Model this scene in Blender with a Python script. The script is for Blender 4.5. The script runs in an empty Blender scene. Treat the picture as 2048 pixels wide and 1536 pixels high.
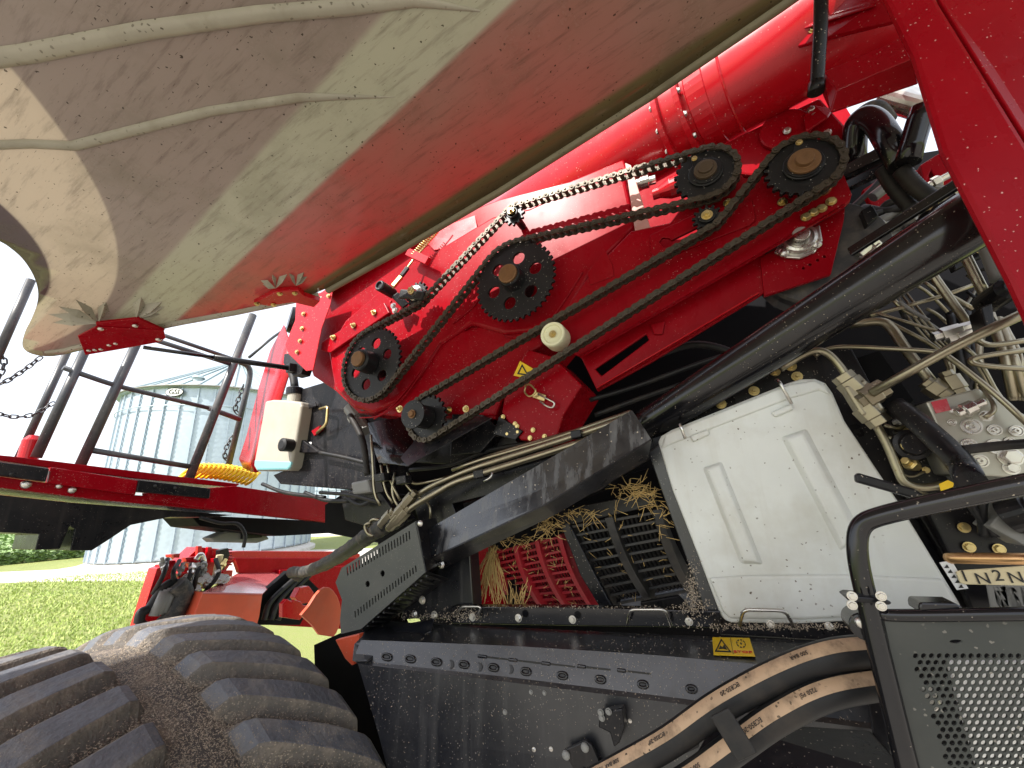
import bpy, bmesh, math, random
from mathutils import Vector, Matrix
random.seed(7)
sc = bpy.context.scene
col = sc.collection
R_ = math.radians
# ------------------------------------------------------------------ camera
# machine axes: X = rearwards along the harvester, Y = into its side, Z = up
CAM_H = 2.2
F = 790.0
YAW, PITCH, ROLL = R_(26), R_(16), R_(-3)
_fwd = Vector((-math.sin(YAW)*math.cos(PITCH), math.cos(YAW)*math.cos(PITCH), math.sin(PITCH)))
_r0 = Vector((math.cos(YAW), math.sin(YAW), 0)); _u0 = _r0.cross(_fwd)
_rt = math.cos(ROLL)*_r0 + math.sin(ROLL)*_u0
_up = -math.sin(ROLL)*_r0 + math.cos(ROLL)*_u0
CAM = Vector((0, 0, CAM_H))
cd = bpy.data.cameras.new('camera'); cam = bpy.data.objects.new('camera', cd); col.objects.link(cam)
cd.sensor_width = 36; cd.lens = F/2048*36; cd.clip_start = .02; cd.clip_end = 2000
cam.matrix_world = Matrix(((_rt.x, _up.x, -_fwd.x, 0), (_rt.y, _up.y, -_fwd.y, 0), (_rt.z, _up.z, -_fwd.z, CAM_H), (0, 0, 0, 1)))
sc.camera = cam
# ------------------------------------------------------------------ light
SUN_TO = Vector((-.25, -.66, .70)).normalized()
world = bpy.data.worlds.new('World'); sc.world = world; world.use_nodes = True
wn = world.node_tree; wn.nodes.clear()
sky = wn.nodes.new('ShaderNodeTexSky'); sky.sky_type = 'NISHITA'; sky.sun_disc = False
sky.sun_elevation = math.asin(SUN_TO.z); sky.sun_rotation = math.atan2(SUN_TO.x, SUN_TO.y)
sky.air_density = 1.0; sky.dust_density = 2.0; sky.ozone_density = 1.0
bg = wn.nodes.new('ShaderNodeBackground'); bg.inputs[1].default_value = .13
wo = wn.nodes.new('ShaderNodeOutputWorld')
hz = wn.nodes.new('ShaderNodeMix'); hz.data_type = 'RGBA'; hz.inputs[0].default_value = .6; hz.inputs[7].default_value = (6.8, 6.9, 7.2, 1)   # thin white cloud veil
wn.links.new(sky.outputs[0], hz.inputs[6]); wn.links.new(hz.outputs[2], bg.inputs[0]); wn.links.new(bg.outputs[0], wo.inputs[0])
sd = bpy.data.lights.new('sun', 'SUN'); sd.energy = 4.6; sd.angle = R_(.53); sd.color = (1, .96, .9)
sun = bpy.data.objects.new('sun', sd); col.objects.link(sun)
sun.rotation_euler = SUN_TO.to_track_quat('Z', 'Y').to_euler(); sun.location = (0, 0, 30)
sc.view_settings.view_transform = 'Standard'; sc.view_settings.look = 'None'
sc.view_settings.exposure = 1.05; sc.view_settings.gamma = 1; sc.view_settings.use_curve_mapping = False
sc.cycles.use_denoising = True
sc.cycles.max_bounces = 8; sc.cycles.diffuse_bounces = 4; sc.cycles.glossy_bounces = 4
# ------------------------------------------------------------------ helpers
def ray(x, y): return _fwd + _rt*((x-1024)/F) + _up*((768-y)/F)
def P(x, y, Y):            # point of the plane Y = const that lies in this direction
    d = ray(x, y); return CAM + d*(Y/d.y)
def Q(x, y, X):            # same for a plane X = const
    d = ray(x, y); return CAM + d*(X/d.x)
def G(x, y, Z=0.0):
    d = ray(x, y); return CAM + d*((Z-CAM_H)/d.z)
def V3(p): return p if isinstance(p, Vector) else P(*p)
def mpx(n, p):             # n photo pixels at point p in metres
    p = V3(p); return n*((p-CAM).dot(_fwd))/F
def rgb(r, g, b):
    f = lambda c: (c/255/12.92 if c/255 <= .04045 else ((c/255+.055)/1.055)**2.4)
    return (f(r), f(g), f(b), 1)
WL = {}
def link(o, parent=None, wl=Vector((0, 0, 0)), label=None, cat=None, group=None, kind=None):
    col.objects.link(o); WL[o.name] = Vector(wl)
    if parent: o.parent = parent; o.location = Vector(wl)-WL[parent.name]
    else: o.location = wl
    if label: o['label'] = label
    if cat: o['category'] = cat
    if group: o['group'] = group
    if kind: o['kind'] = kind
    return o
def empty(name, loc, **k):
    o = bpy.data.objects.new(name, None); o.empty_display_size = .2; return link(o, None, Vector(loc), **k)
def done(name, bm, mat, parent=None, bevel=0, smooth=False, origin=None, segs=2, **k):
    bmesh.ops.recalc_face_normals(bm, faces=bm.faces)
    if origin is None:
        lo = [min(v.co[i] for v in bm.verts) for i in range(3)]; hi = [max(v.co[i] for v in bm.verts) for i in range(3)]
        origin = Vector([(a+b)/2 for a, b in zip(lo, hi)])
    bmesh.ops.translate(bm, verts=bm.verts, vec=-origin)
    me = bpy.data.meshes.new(name); bm.to_mesh(me); bm.free()
    if isinstance(mat, (list, tuple)):
        for m in mat: me.materials.append(m)
    else: me.materials.append(mat)
    if smooth: me.shade_smooth()
    o = bpy.data.objects.new(name, me); link(o, parent, origin, **k)
    if bevel:
        b = o.modifiers.new('bevel', 'BEVEL'); b.width = bevel; b.segments = segs; b.limit_method = 'ANGLE'; b.angle_limit = R_(40)
    return o
def copy(o, wl, parent, rot=None, scale=None, **k):
    c = bpy.data.objects.new(o.name.split('.')[0], o.data)
    for m in o.modifiers:
        n = c.modifiers.new(m.name, m.type); n.width = m.width; n.segments = m.segments; n.limit_method = 'ANGLE'; n.angle_limit = m.angle_limit
    link(c, parent, Vector(wl), **k)
    if rot is not None: c.rotation_euler = rot
    if scale is not None: c.scale = (scale,)*3 if not hasattr(scale, '__len__') else scale
    return c
def prism_bm(bm, loops, ext):
    es = []; vs = []
    for lp in loops:
        v = [bm.verts.new(p) for p in lp]; vs += v
        for i in range(len(v)): es.append(bm.edges.new((v[i], v[(i+1) % len(v)])))
    if len(loops) == 1: fs = [bm.faces.new(vs)]
    else: fs = [f for f in bmesh.ops.triangle_fill(bm, use_beauty=True, use_dissolve=False, edges=es)['geom'] if isinstance(f, bmesh.types.BMFace)]
    r = bmesh.ops.extrude_face_region(bm, geom=fs)
    bmesh.ops.translate(bm, verts=[v for v in r['geom'] if isinstance(v, bmesh.types.BMVert)], vec=ext)
def prism(name, loops, ext, mat, parent, bevel=.002, **k):
    bm = bmesh.new(); prism_bm(bm, loops, Vector(ext)); return done(name, bm, mat, parent, bevel, **k)
def plate(name, pts, Y, th, mat, parent, holes=(), bevel=.0025, **k):
    """outline seen in the plane Y, extruded th metres into the machine"""
    return prism(name, [[P(x, y, Y) for x, y in lp] for lp in [pts]+list(holes)], (0, th, 0), mat, parent, bevel, **k)
def plateX(name, pts, X, th, mat, parent, holes=(), bevel=.003, **k):
    return prism(name, [[Q(x, y, X) for x, y in lp] for lp in [pts]+list(holes)], (-th, 0, 0), mat, parent, bevel, **k)
def slab(name, pts, th, mat, parent, bevel=.002, **k):
    """free quad/polygon of 3D points thickened away from the viewer"""
    p = [V3(q) for q in pts]
    n = (p[1]-p[0]).cross(p[2]-p[0]).normalized()
    if n.dot(p[0]-CAM) < 0: n = -n
    return prism(name, [p], n*th, mat, parent, bevel, **k)
def sheet_bm(bm, rows, th):
    n, m = len(rows), len(rows[0])
    g = [[V3(p) for p in r] for r in rows]
    def nrm(i, j):
        a = g[min(i+1, n-1)][j]-g[max(i-1, 0)][j]; b = g[i][min(j+1, m-1)]-g[i][max(j-1, 0)]
        v = a.cross(b).normalized(); return v if v.dot(g[i][j]-CAM) > 0 else -v
    f = [[bm.verts.new(g[i][j]) for j in range(m)] for i in range(n)]
    b = [[bm.verts.new(g[i][j]+nrm(i, j)*th) for j in range(m)] for i in range(n)]
    for i in range(n-1):
        for j in range(m-1):
            bm.faces.new((f[i][j], f[i][j+1], f[i+1][j+1], f[i+1][j])); bm.faces.new((b[i][j], b[i+1][j], b[i+1][j+1], b[i][j+1]))
    for i in range(n-1):
        for j in (0, m-1): bm.faces.new((f[i][j], f[i+1][j], b[i+1][j], b[i][j]))
    for j in range(m-1):
        for i in (0, n-1): bm.faces.new((f[i][j], b[i][j], b[i][j+1], f[i][j+1]))
def sheet(name, rows, th, mat, parent, bevel=0, **k):
    bm = bmesh.new(); sheet_bm(bm, rows, th); return done(name, bm, mat, parent, bevel, **k)
def fillet(pts, d=.05, n=6):
    pts = [V3(p) for p in pts]; out = [pts[0]]
    for a, b, c in zip(pts, pts[1:], pts[2:]):
        d1 = min(d, (b-a).length*.48); d2 = min(d, (c-b).length*.48)
        p, q = b+(a-b).normalized()*d1, b+(c-b).normalized()*d2
        for i in range(n+1):
            t = i/n; out.append(p*(1-t)**2+b*2*t*(1-t)+q*t*t)
    return out+[pts[-1]]
def spline(pts, n=8):
    pts = [V3(p) for p in pts]; e = [pts[0]*2-pts[1]]+pts+[pts[-1]*2-pts[-2]]; out = []
    for i in range(1, len(e)-2):
        for k in range(n):
            t = k/n; a, b, c, d = e[i-1], e[i], e[i+1], e[i+2]
            out.append(.5*((2*b)+(c-a)*t+(2*a-5*b+4*c-d)*t*t+(3*b-a-3*c+d)*t**3))
    return out+[pts[-1]]
def frames(path):
    T = [(path[min(i+1, len(path)-1)]-path[max(i-1, 0)]).normalized() for i in range(len(path))]
    u = T[0].orthogonal().normalized(); out = []
    for t in T:
        u = (u-t*u.dot(t)).normalized(); out.append((t, u, t.cross(u)))
    return out
def tube_bm(bm, path, r, n=12, caps=True):
    fr = frames(path); rings = []
    rr = r if hasattr(r, '__len__') else [r]*len(path)
    for p, (t, u, w), q in zip(path, fr, rr):
        rings.append([bm.verts.new(p+(u*math.cos(2*math.pi*i/n)+w*math.sin(2*math.pi*i/n))*q) for i in range(n)])
    for a, b in zip(rings, rings[1:]):
        for i in range(n): bm.faces.new((a[i], a[(i+1) % n], b[(i+1) % n], b[i])).smooth = True
    if caps: bm.faces.new(rings[0]); bm.faces.new(rings[-1][::-1])
def tube(name, pts, r, mat, parent, bend=.05, curve=False, n=12, **k):
    path = spline(pts) if curve else fillet(pts, bend)
    bm = bmesh.new(); tube_bm(bm, path, r, n); return done(name, bm, mat, parent, **k)
def lathe_bm(bm, c, axis, prof, n=24):
    """prof: (distance along axis, radius) list"""
    c = V3(c); axis = Vector(axis).normalized(); u = axis.orthogonal().normalized(); w = axis.cross(u); rings = []
    for a, r in prof: rings.append([bm.verts.new(c+axis*a+(u*math.cos(2*math.pi*i/n)+w*math.sin(2*math.pi*i/n))*max(r, 1e-4)) for i in range(n)])
    for a, b in zip(rings, rings[1:]):
        for i in range(n): bm.faces.new((a[i], a[(i+1) % n], b[(i+1) % n], b[i]))
    bm.faces.new(rings[0][::-1]); bm.faces.new(rings[-1])
def lathe(name, c, axis, prof, mat, parent, n=24, bevel=.0012, **k):
    bm = bmesh.new(); lathe_bm(bm, c, axis, prof, n); return done(name, bm, mat, parent, bevel, **k)
OUT = Vector((0, -1, 0))
def box_bm(bm, a, b, w, h, up=Vector((0, 0, 1))):
    t = (b-a).normalized(); s = t.cross(up).normalized(); u = s.cross(t)
    q = [s*w/2*i+u*h/2*j for i, j in ((-1, -1), (1, -1), (1, 1), (-1, 1))]
    A = [bm.verts.new(a+v) for v in q]; B = [bm.verts.new(b+v) for v in q]
    for i in range(4): bm.faces.new((A[i], A[(i+1) % 4], B[(i+1) % 4], B[i]))
    bm.faces.new(A[::-1]); bm.faces.new(B)
def box(name, a, b, w, h, mat, parent, up=Vector((0, 0, 1)), bevel=.002, **k):
    bm = bmesh.new(); box_bm(bm, V3(a), V3(b), w, h, up); return done(name, bm, mat, parent, bevel, **k)
# ------------------------------------------------------------------ materials
def nd(nt, t, **k):
    n = nt.nodes.new(t)
    for a, b in k.items(): setattr(n, a, b)
    return n
def L(nt, a, b): nt.links.new(a, b)
def ramp(nt, src, p0, p1, c0=(0, 0, 0, 1), c1=(1, 1, 1, 1)):
    r = nd(nt, 'ShaderNodeValToRGB'); r.color_ramp.elements[0].position = p0; r.color_ramp.elements[1].position = p1
    r.color_ramp.elements[0].color = c0; r.color_ramp.elements[1].color = c1; L(nt, src, r.inputs[0]); return r
def mixc(nt, fac, a, b, mode='MIX'):
    m = nd(nt, 'ShaderNodeMix', data_type='RGBA', blend_type=mode)
    for s, v in ((m.inputs[0], fac), (m.inputs[6], a), (m.inputs[7], b)):
        if isinstance(v, (int, float, tuple)): s.default_value = v
        else: L(nt, v, s)
    return m.outputs[2]
def mth(nt, op, a, b=0.0, c=0.0):
    m = nd(nt, 'ShaderNodeMath', operation=op)
    for s, v in zip(m.inputs, (a, b, c)):
        if isinstance(v, (int, float)): s.default_value = v
        else: L(nt, v, s)
    return m.outputs[0]
def pos(nt, scale=(1, 1, 1)):
    g = nd(nt, 'ShaderNodeNewGeometry'); m = nd(nt, 'ShaderNodeMapping'); m.inputs[3].default_value = scale
    L(nt, g.outputs['Position'], m.inputs[0]); return m.outputs[0]
def noise(nt, vec, scale, detail=3, rough=.55):
    n = nd(nt, 'ShaderNodeTexNoise'); n.inputs['Scale'].default_value = scale; n.inputs['Detail'].default_value = detail
    n.inputs['Roughness'].default_value = rough; L(nt, vec, n.inputs['Vector']); return n.outputs[0]
def specks(nt, vec, scale, size, cover):
    """small scattered flecks of an uneven outline"""
    nz = nd(nt, 'ShaderNodeTexNoise'); nz.inputs['Scale'].default_value = scale*2; L(nt, vec, nz.inputs['Vector'])
    va = nd(nt, 'ShaderNodeVectorMath', operation='SCALE'); va.inputs[3].default_value = .6/scale; L(nt, nz.outputs[1], va.inputs[0])
    vb = nd(nt, 'ShaderNodeVectorMath', operation='ADD'); L(nt, vec, vb.inputs[0]); L(nt, va.outputs[0], vb.inputs[1])
    v = nd(nt, 'ShaderNodeTexVoronoi'); v.inputs['Scale'].default_value = scale; L(nt, vb.outputs[0], v.inputs['Vector'])
    a = ramp(nt, v.outputs['Distance'], size*.8, size, (1, 1, 1, 1), (0, 0, 0, 1)).outputs[0]
    sep = nd(nt, 'ShaderNodeSeparateColor'); L(nt, v.outputs['Color'], sep.inputs[0])
    keep = mth(nt, 'LESS_THAN', sep.outputs[0], cover)
    return mth(nt, 'MULTIPLY', a, keep)
def mat(name, base, rough=.4, metal=0., var=.12, speck=None, dust=None, dustcol=(.30, .25, .19, 1), streak=0., coat=0., bump=0., bscale=60, rvar=.15, sss=0., spec=.5):
    m = bpy.data.materials.new(name); m.use_nodes = True; nt = m.node_tree; b = nt.nodes['Principled BSDF']
    p = pos(nt); c = base if len(base) == 4 else base+(1,)
    n1 = noise(nt, p, 6, 5)
    cur = mixc(nt, ramp(nt, n1, .3, .7).outputs[0], tuple(x*(1-var) for x in c[:3])+(1,), tuple(min(1, x*(1+var)) for x in c[:3])+(1,))
    rsrc = noise(nt, p, 17, 4)
    ro = mth(nt, 'MULTIPLY_ADD', rsrc, rvar*2, rough-rvar)
    if streak:
        s = ramp(nt, noise(nt, pos(nt, (34, 34, 2.2)), 1, 4, .6), .52, .74).outputs[0]
        s = mth(nt, 'MULTIPLY', s, streak); cur = mixc(nt, s, cur, dustcol); ro = mth(nt, 'MULTIPLY_ADD', s, .5, ro)
    if dust:                                   # dust film in patches: (amount, scale)
        d = ramp(nt, noise(nt, p, dust[1], 6, .65), .47, .72).outputs[0]; d = mth(nt, 'MULTIPLY', d, dust[0])
        cur = mixc(nt, d, cur, dustcol); ro = mth(nt, 'MULTIPLY_ADD', d, .5, ro)
    if speck:                                  # (scale, size, cover, colour)
        k = specks(nt, p, *speck[:3]); cl = ramp(nt, noise(nt, p, 3.5, 3), .38, .6).outputs[0]
        k = mth(nt, 'MULTIPLY', k, cl); cur = mixc(nt, k, cur, speck[3]); ro = mth(nt, 'MULTIPLY_ADD', k, .4, ro)
    L(nt, cur, b.inputs['Base Color']); L(nt, ro, b.inputs['Roughness'])
    b.inputs['Metallic'].default_value = metal; b.inputs['Coat Weight'].default_value = coat; b.inputs['Coat Roughness'].default_value = .12
    b.inputs['Specular IOR Level'].default_value = spec
    if sss: b.inputs['Subsurface Weight'].default_value = sss; b.inputs['Subsurface Radius'].default_value = (.02, .02, .015)
    if bump:
        bp = nd(nt, 'ShaderNodeBump'); bp.inputs['Strength'].default_value = bump; bp.inputs['Distance'].default_value = .004
        L(nt, noise(nt, p, bscale, 4), bp.inputs['Height']); L(nt, bp.outputs[0], b.inputs['Normal'])
    return m
CHAFF = (.55, .47, .36, 1)
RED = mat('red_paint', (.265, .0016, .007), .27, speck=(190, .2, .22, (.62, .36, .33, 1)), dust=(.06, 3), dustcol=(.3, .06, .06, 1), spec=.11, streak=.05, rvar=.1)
REDB = mat('lit_red_paint', (.42, .004, .010), .26, speck=(150, .22, .15, (.6, .3, .26, 1)), spec=.45, rvar=.1)  # lighter copy of the red; sunlight on lit parts put into its colour
ORANGE = mat('faded_red_paint', (.62, .085, .035), .45, dust=(.15, 5), speck=(120, .2, .15, CHAFF))
BLACK = mat('black_paint', (.007, .007, .009), .3, speck=(190, .2, .4, (.36, .31, .26, 1)), dust=(.14, 5), dustcol=(.12, .1, .085, 1), streak=.12, bump=.05, spec=.28)
BLACKG = mat('glossy_black_paint', (.006, .006, .008), .17, speck=(230, .18, .25, CHAFF), dust=(.06, 4), rvar=.08, spec=.5)
BLACKD = mat('dusty_black_sheet', (.008, .009, .013), .3, spec=.75, speck=(210, .22, .35, (.3, .27, .24, 1)), dust=(.22, 3.2), dustcol=(.12, .115, .11, 1), streak=.22, bump=.04, rvar=.08)
STREAK = mat('streaked_black_chute', (.012, .013, .016), .2, spec=.9, streak=.55, dustcol=(.2, .2, .2, 1), dust=(.2, 7), speck=(120, .2, .2, CHAFF), rvar=.1)
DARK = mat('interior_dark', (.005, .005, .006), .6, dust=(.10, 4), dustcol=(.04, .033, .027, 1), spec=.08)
IRON = mat('oily_black_iron', (.008, .008, .009), .4, spec=.35, metal=.0, speck=(150, .22, .3, (.35, .33, .3, 1)), dust=(.05, 9), dustcol=(.09, .07, .05, 1), bump=.1)
CHAINM = mat('oily_chain_steel', (.075, .06, .043), .4, metal=.55, dust=(.5, 60), dustcol=(.035, .026, .018, 1), bump=.2, bscale=300)
RUST = mat('rusty_shaft_end', (.22, .115, .05), .5, metal=.5, dust=(.4, 40), dustcol=(.1, .05, .025, 1), bump=.2, bscale=200)
ZINC = mat('yellow_zinc', (.62, .49, .22), .32, metal=.9, var=.25, dust=(.2, 30))
STEEL = mat('bright_steel', (.62, .6, .56), .28, metal=.95, var=.15, dust=(.15, 30))
PIPE = mat('zinc_pipe', (.33, .295, .21), .34, metal=.95, var=.2, dust=(.35, 9), dustcol=(.2, .16, .11, 1), speck=(120, .2, .2, (.3, .2, .12, 1)))
COPPER = mat('gold_chromate_pipe', (.72, .43, .2), .28, metal=.9, var=.3, dust=(.2, 12))
HDPE = mat('white_plastic', (.72, .74, .71), .38, var=.07, speck=(95, .17, .4, (.13, .1, .07, 1)), dust=(.6, 3.4), dustcol=(.45, .41, .32, 1), streak=.2, sss=.12, bump=.06, bscale=25)
ROLLER = mat('cream_plastic', (.75, .74, .5), .45, speck=(160, .3, .2, (.1, .08, .05, 1)))
RUBBER = mat('black_rubber', (.012, .012, .013), .5, spec=.3, dust=(.25, 14), dustcol=(.12, .095, .07, 1))
TYRE = mat('tyre_rubber', (.075, .066, .06), .7, dust=(.9, 14), dustcol=(.25, .205, .165, 1), speck=(170, .3, .6, (.34, .27, .2, 1)), bump=.5, bscale=45)
LUG = mat('tyre_lug_rubber', (.095, .1, .115), .55, dust=(.8, 16), dustcol=(.22, .2, .18, 1), speck=(210, .26, .6, (.3, .24, .18, 1)), bump=1.0, bscale=60)
YEL = mat('yellow_decal', (.85, .55, .01), .4, speck=(140, .2, .2, (.2, .14, .06, 1)))
YELH = mat('yellow_hose', (.9, .58, .01), .3)
INK = mat('black_ink', (.01, .01, .01), .5)
REDINK = mat('red_ink', (.6, .01, .01), .5)
WHITE = mat('white_paint', (.78, .78, .77), .45, dust=(.15, 8))
TAN = mat('tan_hose_stripe', (.46, .31, .19), .55, dust=(.8, 38), dustcol=(.13, .09, .06, 1), speck=(150, .25, .4, (.08, .06, .04, 1)))
TAG = mat('cream_tag', (.72, .62, .38), .5, dust=(.3, 20))
STRAW = mat('straw', (.58, .40, .15), .6, var=.35)
CHAF = mat('chaff_flakes', (.36, .295, .22), .7, var=.4)
CHAINL = mat('painted_link_steel', (.06, .06, .065), .4, metal=.4)
RAIL = mat('grey_black_tube_paint', (.05, .052, .057), .38, dust=(.2, 10), speck=(170, .22, .25, (.3, .28, .26, 1)), rvar=.1)
HOSEWRAP = mat('braided_sleeve', (.022, .022, .022), .65, dust=(.4, 30), bump=.6, bscale=180)
GREYP = mat('grey_metal', (.2, .2, .19), .45, dust=(.2, 10))
GALV = mat('galvanised_steel', (.42, .49, .56), .4, metal=.45, var=.08, rvar=.08)
ROOFM = mat('galvanised_roof', (.36, .43, .45), .45, metal=.3, var=.06)
CONC = mat('pale_concrete', (.55, .52, .47), .8, dust=(.3, 2))
# ------------------------------------------------------------------ shared small hardware (copied from templates)
_tmpl = {}
def bolt_mesh(kind):
    if kind in _tmpl: return _tmpl[kind]
    bm = bmesh.new(); z = Vector((0, 0, 0))
    if kind == 'bolt':        # washer, hex head
        lathe_bm(bm, z, OUT, [(0, 1.25), (.16, 1.25)], 16); lathe_bm(bm, z, OUT, [(.16, .95), (.75, .95), (.85, .8)], 6)
    elif kind == 'nut':       # washer, hex nut and stud end
        lathe_bm(bm, z, OUT, [(0, 1.3), (.16, 1.3)], 16); lathe_bm(bm, z, OUT, [(.16, .95), (.8, .95)], 6); lathe_bm(bm, z, OUT, [(.8, .5), (1.5, .5), (1.6, .42)], 10)
    else:                     # dome rivet
        lathe_bm(bm, z, OUT, [(0, 1.0), (.25, .97), (.5, .8), (.68, .5), (.74, .15)], 16)
    bmesh.ops.recalc_face_normals(bm, faces=bm.faces)
    me = bpy.data.meshes.new(kind); bm.to_mesh(me); bm.free(); _tmpl[kind] = me; return me
_mm = {}
def bolt(p, r, parent, m=None, kind='bolt', axis=None):
    m = m or ZINC; key = (kind, m.name)
    if key not in _mm: _mm[key] = bolt_mesh(kind).copy(); _mm[key].materials.append(m)
    o = bpy.data.objects.new(kind if kind != 'rivet' else 'dome_rivet', _mm[key]); link(o, parent, V3(p))
    o.scale = (r, r, r)
    if axis is None: o.rotation_euler = (0, random.random()*1.0, 0)
    else: o.rotation_euler = OUT.rotation_difference(Vector(axis).normalized()).to_euler()
    return o
def bolts(pts, Y, px, parent, m=None, kind='bolt'):
    for x, y in pts: bolt(P(x, y, Y), mpx(px, (x, y, Y)), parent, m, kind)
def text(name, s, p, size, m, parent, x_dir, y_dir, ext=.0004, **k):
    cu = bpy.data.curves.new(name, 'FONT'); cu.body = s; cu.size = size; cu.align_x = 'CENTER'; cu.align_y = 'CENTER'; cu.extrude = ext; cu.resolution_u = 3
    t = bpy.data.objects.new('tmp_text', cu); me = bpy.data.meshes.new_from_object(t); bpy.data.objects.remove(t)
    xd = Vector(x_dir).normalized(); yd = (Vector(y_dir)-xd*Vector(y_dir).dot(xd)).normalized(); zd = xd.cross(yd)
    M = Matrix((xd, yd, zd)).transposed().to_4x4(); me.transform(M); me.materials.append(m)
    o = bpy.data.objects.new(name, me); link(o, parent, V3(p), **k); return o
def circ(c, r, n=16, Y=None):
    """circle in the plane Y around the point c"""
    return [Vector((c.x+r*math.cos(2*math.pi*i/n), c.y, c.z+r*math.sin(2*math.pi*i/n))) for i in range(n)]
# ================================================================== SETTING
def ground_mat():
    m = bpy.data.materials.new('lawn'); m.use_nodes = True; nt = m.node_tree; b = nt.nodes['Principled BSDF']
    p = pos(nt); n1 = noise(nt, p, .35, 4); n2 = noise(nt, p, 9, 6, .7); n3 = noise(nt, p, 60, 3)
    c = mixc(nt, ramp(nt, n1, .35, .65).outputs[0], (.22, .30, .06, 1), (.33, .38, .09, 1))
    c = mixc(nt, ramp(nt, n2, .35, .7).outputs[0], c, (.38, .37, .13, 1))
    c = mixc(nt, mth(nt, 'MULTIPLY', ramp(nt, n3, .3, .6, (1, 1, 1, 1), (0, 0, 0, 1)).outputs[0], .5), c, (.07, .11, .018, 1))
    L(nt, c, b.inputs['Base Color']); b.inputs['Roughness'].default_value = .8
    bp = nd(nt, 'ShaderNodeBump'); bp.inputs['Strength'].default_value = .9; bp.inputs['Distance'].default_value = .06
    L(nt, n3, bp.inputs['Height']); L(nt, bp.outputs[0], b.inputs['Normal']); return m
LAWN = ground_mat()
bm = bmesh.new(); N = 40
gv = [[bm.verts.new(((i/N-.5)*1600, (j/N-.5)*1600, 0)) for j in range(N+1)] for i in range(N+1)]
for i in range(N):
    for j in range(N): bm.faces.new((gv[i][j], gv[i+1][j], gv[i+1][j+1], gv[i][j+1]))
done('ground', bm, LAWN, origin=Vector((0, 0, 0)), kind='structure')
def flat(d): return Vector((d.x, d.y, 0)).normalized()
SD = flat(ray(436, 1010)); SN = Vector((-SD.y, SD.x, 0)); SDIST = 28.0; SC = SD*SDIST; SR = SDIST*math.sin(R_(9.6))
# gravel drive around the bins
GRAV = mat('pale_gravel', (.50, .46, .40), .9, var=.2, dust=(.4, .8), dustcol=(.6, .56, .5, 1), bump=.8, bscale=18)
bm = bmesh.new()
ring_ = [(-700, 1176), (-300, 1171), (0, 1166), (120, 1163), (300, 1162), (600, 1158), (900, 1150), (900, 1092), (600, 1100), (300, 1108), (112, 1139), (0, 1144), (-300, 1148), (-700, 1150)]
bm.faces.new([bm.verts.new(G(x, y, .006)) for x, y in ring_]); done('gravel_drive', bm, GRAV, kind='structure')
YARD = mat('added_gravel_yard', (.27, .25, .22), .9, var=.25, dust=(.5, 1.2), dustcol=(.36, .33, .29, 1), bump=.8, bscale=22)  # unseen gravel added to make bounce and reflections neutral grey
bm = bmesh.new(); bm.faces.new([bm.verts.new((3+(13+.4*math.sin(5*t))*math.cos(t), -9.5+(13+.3*math.sin(4*t+1))*math.sin(t), .005)) for t in [2*math.pi*k/48 for k in range(48)]]); done('added_yard', bm, YARD, kind='structure')
# soybean field beyond the drive
BEAN = mat('soybean_leaves', (.20, .30, .10), .5, var=.25, dust=(.5, .15), dustcol=(.26, .35, .14, 1))
bm = bmesh.new(); rnd = random.Random(3)
def leafquad(bm, c, s, rnd):
    n = Vector((rnd.gauss(0, .5), rnd.gauss(0, .5), 1)).normalized(); u = n.orthogonal().normalized(); w = n.cross(u); a = rnd.random()*6.3
    u, w = u*math.cos(a)+w*math.sin(a), w*math.cos(a)-u*math.sin(a)
    bm.faces.new([bm.verts.new(c+u*x*s+w*y*s*.7) for x, y in ((-1, 0), (0, -1), (1, 0), (0, 1))])
field = []
for k in range(36000):
    dist = 37+ (rnd.random()**2)*230; ang = rnd.uniform(R_(6), R_(22)); d = SD*math.cos(ang)+SN*math.sin(ang)
    c = d*dist
    row = c.dot(SD); leafquad(bm, c+Vector((0, 0, max(.03, (.42+rnd.random()*.4+.1*math.sin(row*4)) if dist > 39 else rnd.random()*.75))), .05+dist*.0022, rnd)
A = [SD*42+SN*0, SD*39+SN*6, SD*36+SN*30, SD*500+SN*700, SD*700+SN*0]
bm.faces.new([bm.verts.new(p+Vector((0, 0, .3))) for p in A]); 
done('soybean_field', bm, BEAN, label='green soybean field beyond the gravel drive at the left edge', cat='crop field', kind='stuff', origin=Vector((0, 0, 0)))
# grass blades on the part of the lawn that shows beyond the tyre
GRASS = mat('grass_blades', (.33, .42, .10), .6, var=.35, dust=(.6, 1.5), dustcol=(.48, .48, .19, 1))
bm = bmesh.new()
for k in range(36000):
    dist = 5.5+20*rnd.random()**1.3; ang = rnd.uniform(R_(0), R_(24)); q = (SD*math.cos(ang)+SN*math.sin(ang))*dist
    a = rnd.random()*6.3; h_ = rnd.uniform(.03, .075); w_ = .006+dist*.0006; s = Vector((math.cos(a), math.sin(a), 0))*w_; t = Vector((rnd.gauss(0, .4), rnd.gauss(0, .4), 1))*h_
    bm.faces.new([bm.verts.new(q-s), bm.verts.new(q+s), bm.verts.new(q+t)])
done('grass', bm, GRASS, label='short sunlit lawn grass beyond the tyre', cat='grass', kind='stuff', origin=Vector((0, 0, 0)))
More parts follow.
